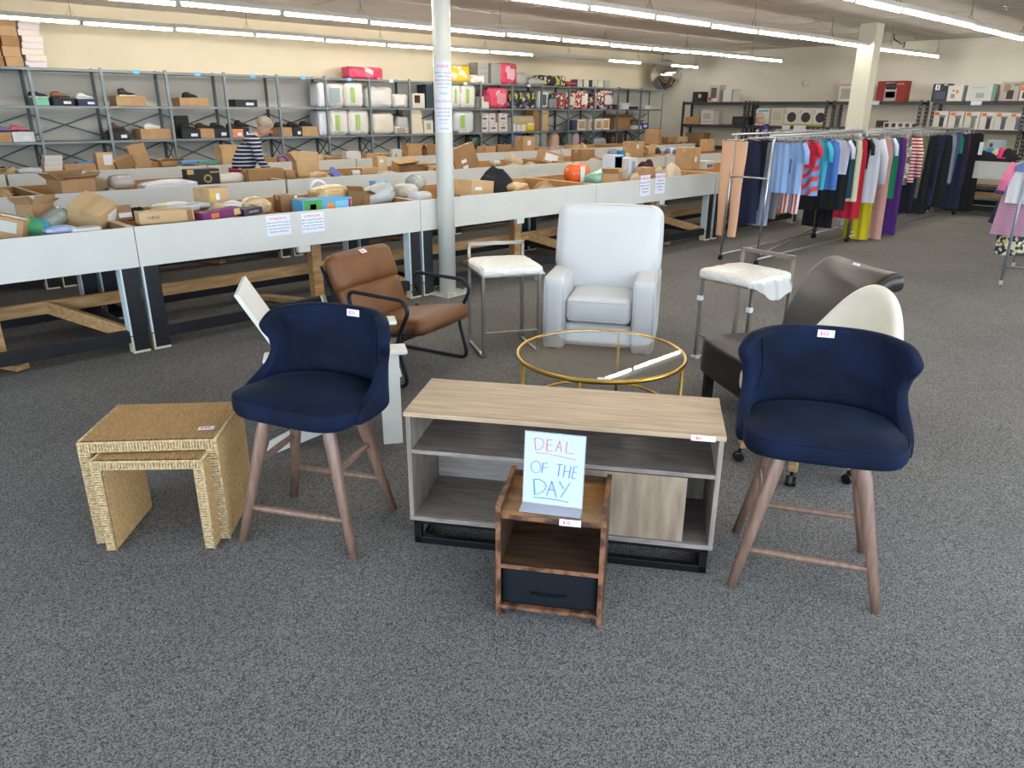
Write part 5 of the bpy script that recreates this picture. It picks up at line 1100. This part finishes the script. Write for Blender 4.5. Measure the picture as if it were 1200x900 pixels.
put(i_box, 2, 829, 170, 18, 14, 13, 20, 'k', 'kraft carton left of the hanging leggings', dy=0)
put(i_obox, 3, 483, 178, 20, 12, 9, 0, 'k', 'open kraft box left of the column, back row', dy=0, flaps=(10, 30, 40, 20))
put(i_obox, 3, 502, 178, 13, 12, 8, 0, 'd', 'open brown box touching the column, back row', dy=0, flaps=(15, 30, 30, 30))
q = random.Random(77)
for row, y0_, xs in ((1, 5.52, (-.6, 8.8)), (2, 8.16, (-.4, 13.8)), (3, 10.95, (1.0, 16.4))):
    for k in range(16):
        x = xs[0]+(xs[1]-xs[0])*(k+q.uniform(.1, .9))/16; o = i_mail('crumpled brown packing paper lying low in the bins', 'paper', (x, y0_+q.uniform(.3, .85), .64), q.uniform(.2, .36), q.uniform(.16, .26), q.uniform(.13, .22), (0, 0, q.uniform(0, 3)), c=q.choice(['c4a478', 'b8966a', 'ccb890']), sd=k); o['group'] = 'packing paper in the bin tables'; o.name = 'packing_paper'
# clothes heap and box on the table by the right wall
for i, (px, py, w_, h_, co, lab) in enumerate([(1158, 184, 26, 12, '18181c', 'black garments heaped on the right wall table'), (1180, 184, 24, 13, '201c24', 'dark garments at the right of the heap'), (1176, 180, 16, 10, 'd83c78', 'bright pink garment on top of the heap'), (1160, 178, 8, 6, '2c7cb0', 'small blue garment on top of the heap'), (1170, 179, 10, 6, 'cdbf98', 'cream garment on top of the heap')]):
    p = at_x(px, py, 14.95); s_ = mpp(p); i_pile(lab, 'garment', (14.95+(.0 if h_ > 11 else -.05), p.y, p.z-h_*s_*.5), w_*s_, .45 if h_ > 11 else .2, h_*s_, 0, co, 'clothes heaped by the right wall', sd=i+80)
p = at_x(1167, 173, 15.3); i_box('pale blue box standing behind the clothes heap', 'box', (15.3, p.y, .66), 17*mpp(p), .12, p.z-.66+.12, -PI/2, '9fb4bc', tape=False, name='product_box', prints=((-.25, .85, .2, .12, '7a2a30'),))

# ================================================================ clothes racks
CHRM = mat('chrome_tube', 'b4b4b6', .32, metal=1)
RZ = 1.40
def clothes_rack(lab, ends, y0, y1):
    r = thing('clothes_rack', lab, 'rack', (0, 0, 0), 0, 'chrome clothes racks'); 
    xa, xb = ends
    for y in (y0, y1):
        MB().tube([(xa-.1, y, RZ), (xb+.1, y, RZ)], .013, 8).build('hanging_rail', CHRM, r, smooth=True)
    for x in (xa, xb):
        for y in (y0, y1): MB().tube([(x-.08*(1 if x == xa else -1), y, .07), (x, y, RZ)], .013, 8).build('upright', CHRM, r, smooth=True)
        MB().tube([(x-.04, y0, .95), (x-.04, y1, .95)], .012, 8).build('cross_tube', CHRM, r, smooth=True)
    for y in (y0, y1): MB().tube([(xa-.08, y, .07), (xb+.08, y, .07)], .011, 8).build('base_tube', CHRM, r, smooth=True)
    MB().tube([(xa, y0, .12), ((xa+xb)/2, (y0+y1)/2, .12), (xb, y1, .12)], .010, 8).build('base_brace', CHRM, r, smooth=True)
    for x in (xa-.08, xb+.08):
        for y in (y0, y1): MB().cyl((x, y-.012, .03), (x, y+.012, .03), .03, n=14).build('castor', BLK, r)
    return r
clothes_rack('chrome clothes rack nearest the chairs, starting with peach leggings', (7.9, 10.1), 4.17, 4.63)
clothes_rack('chrome clothes rack further right under the dark clothes', (10.31, 14.35), 4.17, 4.63)
hm = None
def rail_x(px, Y, z=1.38):
    lo, hi = 6.0, 16.0
    for _ in range(40):
        m_ = (lo+hi)/2; v = Vector((m_, Y, z-CAM_H)); x = 600+FPX*v.dot(CR)/v.dot(CF)
        if x < px: lo = m_
        else: hi = m_
    return lo
def garment(px, kind, c, pyb, lab, wide=.40, Y=4.17, lean=0, thick=.035, dy=0, cat=None, w_bot=None):
    x = rail_x(px, Y+dy); p = at_y(px, pyb, Y+dy); 
    v = Vector((x, Y+dy, 0)); k = (v-Vector((0, 0, CAM_H))).dot(CF)
    # height of the hem seen at image row pyb above that spot
    lo, hi = 0.0, 1.4
    for _ in range(30):
        m_ = (lo+hi)/2; w_ = Vector((x, Y+dy, m_-CAM_H)); yy = 450-FPX*w_.dot(CU)/w_.dot(CF)
        if yy > pyb: lo = m_
        else: hi = m_
    zb = max(.015, lo); top = RZ-.075
    r = thing({'top': 'shirt'}.get(kind, kind), lab, {'top': 'shirt'}.get(cat or kind, cat or kind), (x, Y+dy, RZ), rnd.uniform(-.12, .12), 'clothes hanging on the chrome racks'); L = top-zb
    h = MB().tube([(0, .0, .035), (0, .012, .045), (0, .02, .03), (0, .0, -.02), (0, 0, -.06)], .0022, 5)
    h.tube([(0, -wide*.42, -.075), (0, 0, -.055), (0, wide*.42, -.075)], .005, 6) if kind != 'trousers' else h.tube([(0, -wide*.45, -.062), (0, wide*.45, -.062)], .005, 6)
    h.build('hanger', CHRM, r)
    if kind == 'trousers':
        for s in (-1, 1): MB().cbox((0, s*wide*.36, -.07), (.018, .014, .03)).build('clip', BLK, r)
    q = random.Random(int(px*7)); ph = q.uniform(0, 6); f1 = q.uniform(3, 5)
    wb = w_bot or {'top': wide*.92, 'dress': wide*1.15, 'trousers': wide*.85, 'vest': wide*.95, 'sweater': wide*.95, 'skirt': wide*1.2}[kind]
    m_ = c if not isinstance(c, str) else M(c, .85, bump=.25, bs=70)
    def surf(side):
        def f(u, v):
            t_ = v; W_ = wide*(.86+.14*min(1, t_*5)) + (wb-wide)*t_
            y = (u-.5)*W_; fold = .5+.5*t_
            zz = -.07-L*t_-(.035*abs(2*u-1)**2 if t_ < .12 and kind in ('top', 'vest', 'dress', 'sweater') else 0)
            xx = side*thick*(1-abs(2*u-1)**3)*(.4+.6*fold)+.012*fold*math.sin(f1*u*6+ph+t_*2)+lean*t_
            return (xx, y, zz)
        return f
    g = MB()
    if kind == 'trousers':
        for s in (-1, 1):
            def leg(u, v, s=s):
                a = 2*PI*u; W_ = wide*.5*(1-.35*v); cy = s*wide*.25*(1-.1*v)
                return (thick*.8*math.cos(a)*(.6+.4*v)+lean*v+.006*math.sin(v*9+ph), cy+W_/2*math.sin(a)*.98, -.07-L*v)
            g.grid(leg, 14, 10, wrapu=True)
        g.build('trouser_legs', m_, r, smooth=True)
    else:
        g.grid(surf(1), 15, 12).grid(surf(-1), 15, 12); g.build('cloth', m_, r, smooth=True)
        if kind in ('top', 'sweater'):
            sl = L*.5 if kind == 'top' else L*.92
            sl = min(sl, .22) if kind == 'top' else min(sl, .55)
            for s in (-1, 1):
                MB().tube([(0, s*wide*.40, -.09), (.0, s*wide*.56, -.09-sl*.4), (0, s*wide*.60, -.09-sl)], [.045, .05, .042], 10, flat=.45).build('sleeve', m_, r, smooth=True)
    return r
STRP = striped('rwb_stripe', 'c8483c', 'd8d4dc', 7, 'Y', width=.5); STRZ = striped('rwb_diag', 'c84a48', '7a9ad0', 5, 'D', wobble=2); RW = striped('red_white', 'b02838', 'e4ddd8', 7, 'Z'); YPR = patchy('yellow_grey_print', ['b8a83c', '8a8458', 'c8b848', '6a6a60'], 30); GPR = patchy('grey_white_print', ['d0ccc8', '6a5a5c', 'c8c4c0', 'a89a96'], 14)
GS = [(862, 'trousers', 'd6a889', 277, 'peach leggings at the left end of the clothes rack', .34, 4.63), (879, 'dress', '171f3c', 261, 'navy blue dress right of the peach leggings', .34, 4.63), (888, 'trousers', '15161a', 246, 'black trousers hanging behind the navy dress', .30, 4.63),
 (899, 'sweater', '8c96ac', 264, 'grey blue sweater hanging low at the left of the rack', .30, 4.63), (903, 'top', '131417', 201, 'short black top behind the grey sweater', .3, 4.63), (911, 'trousers', '77777a', 256, 'grey trousers left of the light blue tops', .32, 4.55),
 (918, 'vest', '7f9cc6', 226, 'light blue sleeveless top, left of the denim one', .28, 4.17), (932, 'top', '8aa8d2', 227, 'light denim blue top with a hanging tag', .34, 4.17),
 (935, 'trousers', STRP, 250, 'red, white and blue striped shorts below the denim top', .34, 4.17), (945, 'top', 'b8203c', 197, 'ruffled crimson top by the denim one', .40, 4.17), (950, 'dress', STRZ, 229, 'red and blue diagonal striped romper', .34, 4.17), (959, 'top', '3fa4bc', 222, 'turquoise tee right of the striped romper', .38, 4.17), (956, 'dress', '14161c', 246, 'black activewear set with lime trims', .36, 4.30),
 (973, 'dress', '4672b8', 222, 'mid blue dress right of the turquoise tee', .34, 4.17), (972, 'skirt', '14161d', 266, 'long black skirt under the blue dress', .42, 4.30), (982, 'top', 'c9c6d4', 204, 'pale lilac tee by the blue dress', .44, 4.17), (987, 'dress', '15171c', 246, 'black dress below the lilac tee', .34, 4.17),
 (990, 'trousers', 'c9c6ae', 208, 'cream trousers right of the lilac tee', .24, 4.17), (994, 'dress', '14404c', 232, 'dark teal dress beside the cream trousers', .30, 4.17), (1003, 'dress', 'cdc7a8', 236, 'ivory dress left of the red draped one', .26, 4.17), (1006, 'dress', 'b81c34', 256, 'red draped dress behind the white blouse', .34, 4.17), (1010, 'top', '141418', 198, 'black top behind the red drape', .34, 4.17),
 (1017, 'sweater', 'ccced8', 237, 'white long-sleeved blouse with draped front', .52, 4.17), (1011, 'trousers', 'c6cade', 279, 'white long trousers beneath the blouse', .34, 4.35), (1024, 'dress', '121216', 246, 'black dress behind the white blouse', .3, 4.17), (1021, 'dress', 'c8b81c', 296, 'long yellow dress trailing to the floor', .36, 4.05), (1029, 'dress', 'c2928a', 297, 'dusty pink lace dress touching the floor', .55, 4.17),
 (1031, 'dress', 'd6a888', 250, 'peach dress by the green one', .28, 4.17), (1036, 'top', 'ccd0e4', 200, 'pale blue white top by the green dress', .40, 4.17), (1042, 'dress', '1d7a54', 232, 'emerald green dress by the purple gown', .40, 4.17), (1047, 'dress', '4c2270', 292, 'long purple gown gathered on the floor', .5, 4.17), (1052, 'dress', 'e01c90', 206, 'magenta pink dress right of the purple gown', .34, 4.17),
 (1056, 'dress', YPR, 212, 'yellow and grey printed dress', .3, 4.17), (1060, 'dress', GPR, 216, 'grey and white printed dress right of the yellow one', .3, 4.17), (1065, 'sweater', RW, 213, 'red and white striped sweater', .44, 4.17), (1066, 'skirt', '11141f', 249, 'dark navy skirt under the striped sweater', .42, 4.17), (1072, 'dress', '222c52', 236, 'navy dress with coloured stripes', .32, 4.17), (1078, 'dress', '75744c', 198, 'olive green cardigan left of the long black dresses', .3, 4.17),
 (1080, 'trousers', '5c5a48', 232, 'khaki trousers under the olive cardigan', .3, 4.17), (1086, 'dress', '131418', 250, 'black dress right of the olive cardigan', .36, 4.17), (1092, 'dress', '16171b', 218, 'black dress with white lower panel', .34, 4.17), (1089, 'trousers', '16203a', 252, 'navy jeans hanging low', .42, 4.3), (1098, 'trousers', '1a2744', 240, 'dark denim jeans right of the black dresses', .34, 4.17),
 (1108, 'dress', GPR, 182, 'short grey patterned top among the dark clothes', .28, 4.17), (1106, 'dress', '111318', 240, 'black dress under the patterned top', .4, 4.17), (1114, 'dress', '8a8e98', 214, 'pale grey dress near the right end', .3, 4.17), (1118, 'trousers', '3f5678', 216, 'mid blue jeans near the right end', .32, 4.17), (1121, 'dress', '1e7458', 180, 'green top near the right end', .3, 4.17), (1125, 'dress', '141b34', 244, 'navy dress near the right end', .4, 4.17), (1130, 'dress', '6a1c34', 215, 'maroon dress near the right end', .3, 4.17), (1136, 'dress', '0f1015', 246, 'long black dress, second from the right end', .42, 4.17), (1142, 'dress', '0d0e12', 247, 'long black dress with white tag at the right end', .42, 4.17)]
for i, (px, kd, co, pyb, lab, wd, Y) in enumerate(GS):
    g = garment(px, kd, co, pyb, lab, wd*(.86 if i > 2 else 1), 4.17 if Y < 4.25 else 4.63)
    if 'white tag' in lab: MB().box(-.05, -.045, -.19, -.13, -.42, -.22).build('swing_tag', PAPER, g)
    if 'hanging tag' in lab: MB().box(-.05, -.046, -.02, .0, -.42, -.26).build('swing_tag', M('4a5a74'), g)
# bare hangers bunched along the rails
q = random.Random(31); hgr = None
for i in range(90):
    x = 7.95+6.3*(i+.5)/90+q.uniform(-.01, .01); Y = q.choice((4.17, 4.63)); 
    if hgr is None:
        hgr = thing('clothes_hanger', 'chrome clip hanger bunched on the clothes rack rails', 'hanger', (x, Y, RZ), 0, 'bare hangers on the chrome racks')
        MB().tube([(0, -.022, .02), (0, -.01, .04), (0, .014, .03), (0, .0, 0), (0, 0, -.045)], .0026, 5).tube([(0, -.17, -.05), (0, .17, -.05)], .005, 6).build('wire', CHRM, hgr)
        for s in (-1, 1): MB().cbox((0, s*.13, -.062), (.016, .022, .034)).build('clip', CHRM if s < 0 else BLK, hgr)
        freeze(hgr)
    else: dup(hgr, (x, Y, RZ), q.uniform(-.25, .25))
# small rack of children's clothes at the right edge
p = at_z(1172, 335); KR_ = R(9); r = thing('clothes_rack', 'grey clothes stand with children\'s clothes at the right edge', 'rack', (p.x, p.y, 0), KR_)
GT = mat('grey_tube', '8c9098', .4, metal=.5)
for x in (0, 1.2):
    for y in (0, -.5): MB().tube([(x, y, .05), (x, y, 1.27)], .014, 10).build('upright', GT, r, smooth=True); MB().cyl((x, y-.015, .03), (x, y+.015, .03), .03, n=16).build('castor', mat('castor_cream', 'b8ae98', .5), r)
    MB().tube([(x, 0, .2), (x, -.5, .2)], .012, 8).build('base_tube', GT, r, smooth=True)
for y in (0, -.5): MB().tube([(0, y, 1.26), (1.2, y, 1.26)], .013, 10).build('hanging_rail', GT, r, smooth=True)
SRX = Matrix.Translation((p.x, p.y, 0)) @ Matrix.Rotation(KR_, 4, 'Z')
def kid(t_, kind, c, L, wd, lab, drop_=0, sleeve=None, cuff=None):
    o = SRX @ Vector((t_-.08, 0, 1.26)); r = thing({'top': 'shirt'}.get(kind, kind), lab, {'top': 'shirt'}.get(kind, kind), o, KR_+R(4), 'children\'s clothes on the grey stand')
    MB().tube([(0, .01, .03), (0, .02, .02), (0, 0, -.03), (0, -wd*.4, -.06)], .003, 5).tube([(0, 0, -.03), (0, wd*.4, -.06)], .003, 5).build('hanger', CHRM, r)
    m_ = c if not isinstance(c, str) else M(c, .85)
    def f(side):
        def g(u, v):
            W_ = wd*(.85+.15*min(1, v*4))*(1+(.35*v if kind == 'dress' else 0)); return (side*.04*(1-abs(2*u-1)**3)+.012*v*math.sin(u*16), (u-.5)*W_, -.05-drop_-.03*abs(2*u-1)**2*(1-v)-L*v)
        return g
    MB().grid(f(1), 13, 9).grid(f(-1), 13, 9).build('cloth', m_, r, smooth=True)
    if sleeve:
        for s in (-1, 1): 
            sl = MB().tube([(0, s*wd*.38, -.08-drop_), (0, s*wd*.58, -.2-drop_), (0, s*wd*.72, -.34-drop_)], [.045, .045, .035], 10, flat=.6).build('sleeve', M(sleeve, .85), r, smooth=True)
            MB().tube([(0, s*wd*.72, -.335-drop_), (0, s*wd*.745, -.37-drop_)], [.038, .038], 10, flat=.6).build('cuff', M(cuff, .8), sl, smooth=True)
    return r
LIL = striped('lilac_stripe', 'a4788e', 'b88ca0', 14, 'Z'); DOT = patchy('navy_dots', ['1c2840', '1c2840', 'c8b878', '1c2840', 'd0ccb0'], 34)
kid(.14, 'top', 'd8dce2', .40, .26, 'pink and white children\'s raglan top with navy cuffs', 0, 'e07a9c', '2a3a5c')
kid(.20, 'dress', LIL, .62, .30, 'lilac striped children\'s dress behind the raglan top', .1)
kid(.27, 'top', '22324c', .50, .28, 'navy children\'s top at the right edge', .30, '22324c', '22324c')
kid(.24, 'skirt', DOT, .30, .26, 'navy skirt with yellow dots below the navy top', .62)
kid(.10, 'top', '6c7ca8', .1, .2, 'blue children\'s top collar on the grey stand', 0)

# ================================================================ two shoppers
SKIN = mat('skin', 'c99a84', .5); GHAIR = mat('grey_hair', 'a39684', .8, var=.2, vs=60, bump=.5, bs=150)
def skinned(name, joints, edges, m, parent, sub=2):
    me = bpy.data.meshes.new(name); me.from_pydata([j[:3] for j in joints], edges, []); me.update()
    o = bpy.data.objects.new(name, me); COL.objects.link(o); o.parent = parent; me.materials.append(m)
    sk = o.modifiers.new('skin', 'SKIN'); sk.use_smooth_shade = True
    if not me.skin_vertices: me.attributes.new  # layer is made by the modifier below
    with_ctx = None
    if not me.skin_vertices:
        bm = bmesh.new(); bm.from_mesh(me); bm.verts.layers.skin.verify(); bm.to_mesh(me); bm.free()
    for i, j in enumerate(joints):
        rr = j[3] if isinstance(j[3], tuple) else (j[3], j[3]); me.skin_vertices[0].data[i].radius = rr
    me.skin_vertices[0].data[0].use_root = True
    s = o.modifiers.new('sub', 'SUBSURF'); s.levels = sub; s.render_levels = sub
    return o
def shopper(label, loc, rz, H, lean, top_m, leg_m, headturn=0, shorts=None):
    """person facing +x, leaning forward by `lean`, arms reaching down in front"""
    k = H/1.7; r = thing('person', label, 'person', loc, rz)
    hip = Vector((0, 0, .93))*k; a = lean
    def up(d, side=0, fwd=0): return hip+Vector((math.sin(a)*d+math.cos(a)*fwd, side, math.cos(a)*d-math.sin(a)*fwd))*1.0
    waist, chest, neck = up(.16*k), up(.38*k), up(.52*k)
    head = neck+Vector((math.sin(a+.5)*.13, 0, math.cos(a+.5)*.13))*k
    J = [(*hip, .11*k), (*waist, .12*k), (*chest, (.14*k, .12*k)), (*up(.47*k), .07*k), (*neck, .055*k), (*(neck.lerp(head, .5)), .05*k)]
    E_ = [(0, 1), (1, 2), (2, 3), (3, 4), (4, 5)]
    hands = []
    for s in (-1, 1):
        sh = up(.45*k, s*.18*k); el = sh+Vector((.06, s*.04, -.27))*k; wr = el+Vector((.16, -s*.05, -.19))*k
        b = len(J); J += [(*sh, .048*k), (*el, .043*k), (*wr, .03*k), (*(wr+Vector((.06, 0, -.04))*k), .034*k)]; E_ += [(3, b), (b, b+1), (b+1, b+2), (b+2, b+3)]
        hands.append((wr+Vector((.06, 0, -.04))*k, s))
        b = len(J); J += [(0, s*.09*k, .84*k, .085*k), (.02*k, s*.11*k, .48*k, .062*k), (-.02*k, s*.11*k, .09*k, .042*k), (.11*k, s*.12*k, .045*k, .036*k)]; E_ += [(0, b), (b, b+1), (b+1, b+2), (b+2, b+3)]
    skinned('body', J, E_, SKIN, r)
    # head with face
    hm_ = Matrix.Translation(head+Vector((.03*k, 0, .045*k))) @ Matrix.Rotation(headturn, 4, 'Z') @ Matrix.Rotation(a*.6+.25, 4, 'Y')
    def hs(o):
        o = Vector(o); t = (o.z+.115)/.23
        o.x *= .80+.2*t; o.y *= .78+.22*math.sin(min(1, t*1.2)*PI/2); return o
    MB().rbox((.19*k, .155*k, .235*k), .075*k, 12, (.004, .002, .01), shape=hs, mx=hm_).build('head', SKIN, r, smooth=True)
    MB().rbox((.035*k, .03*k, .05*k), .012*k, 4, c=(.1*k, 0, -.01*k), mx=hm_).build('nose', SKIN, r, smooth=True)
    MB().rbox((.02*k, .05*k, .014*k), .006*k, 4, c=(.086*k, 0, -.06*k), mx=hm_).build('mouth', M('a86a60'), r, smooth=True)
    for s in (-1, 1):
        MB().rbox((.014*k, .025*k, .014*k), .006*k, 4, c=(.093*k, s*.033*k, .02*k), mx=hm_).build('eye', M('3a3030', .3), r, smooth=True)
        MB().rbox((.03*k, .018*k, .055*k), .008*k, 4, c=(0, s*.077*k, -.005*k), mx=hm_).build('ear', SKIN, r, smooth=True)
    MB().rbox((.205*k, .178*k, .17*k), .08*k, 12, (.004, .004, .01), c=(-.022*k, 0, .045*k), noise=.003*k, seed=3, mx=hm_).build('hair', GHAIR, r, smooth=True)
    # clothes
    off = .014*k; TJ = [(J[0][0]-.01, J[0][1], J[0][2]-.07*k, .168*k), (*waist, .172*k), (*chest, (.185*k, .165*k)), (*up(.47*k), .12*k), (*up(.53*k), .085*k)]
    TE = [(0, 1), (1, 2), (2, 3), (3, 4)]
    for s in (-1, 1):
        sh = up(.45*k, s*.18*k); el = sh+Vector((.06, s*.04, -.27))*k; wr = el+Vector((.16, -s*.05, -.19))*k
        b = len(TJ); TJ += [(*sh, .078*k), (*el, .062*k), (*el.lerp(wr, .85), .047*k)]; TE += [(3, b), (b, b+1), (b+1, b+2)]
    skinned('top', TJ, TE, top_m, r)
    PJ = [(0, 0, .93*k, .155*k)]; PE = []
    for s in (-1, 1):
        b = len(PJ); PJ += [(0, s*.10*k, .85*k, .112*k), (.02*k, s*.11*k, .48*k, .078*k), (-.02*k, s*.11*k, .10*k, .062*k)]; PE += [(0, b), (b, b+1), (b+1, b+2)]
        MB().rbox((.28*k, .10*k, .09*k), .035*k, 8, (.0, 0, .01), c=(.045*k, s*.12*k, .046*k)).build('shoe', M('2a2a2e'), r, smooth=True)
    skinned('trousers', PJ, PE, leg_m, r)
    for hp, s in hands:
        for i_, (dy, L) in enumerate(((-.025, .07), (-.008, .08), (.01, .075), (.026, .06))):
            skinned('finger', [(*(hp+Vector((.01, dy, 0))*k), .009*k), (*(hp+Vector((.045, dy, -.025))*k), .0085*k), (*(hp+Vector((.05+L*.3, dy, -.03-L*.6))*k), .007*k)], [(0, 1), (1, 2)], SKIN, r, 1)
        skinned('thumb', [(*(hp+Vector((-.01, -s*.02, 0))*k), .011*k), (*(hp+Vector((.015, -s*.05, -.02))*k), .0095*k), (*(hp+Vector((.04, -s*.055, -.04))*k), .008*k)], [(0, 1), (1, 2)], SKIN, r, 1)
    return r
NST = striped('navy_white_stripe', '1c2438', 'c8ccd8', 6.5, 'Z', wobble=.6, width=.72)
shopper('grey-haired person in navy and white striped top leaning over the bins', at_y(303, 197, 9.85).xy.to_3d()+Vector((-.25, .02, 0)), R(-24), 1.60, .50, NST, M('c8344c', .8), headturn=R(-10))
pp_ = at_x(903, 150, 16.9); shopper('grey-haired person in purple top before the black racks', (pp_.x, pp_.y+.0, 0), R(115), 1.60, .30, M('3a2468', .8), M('22242c', .8), headturn=R(5))
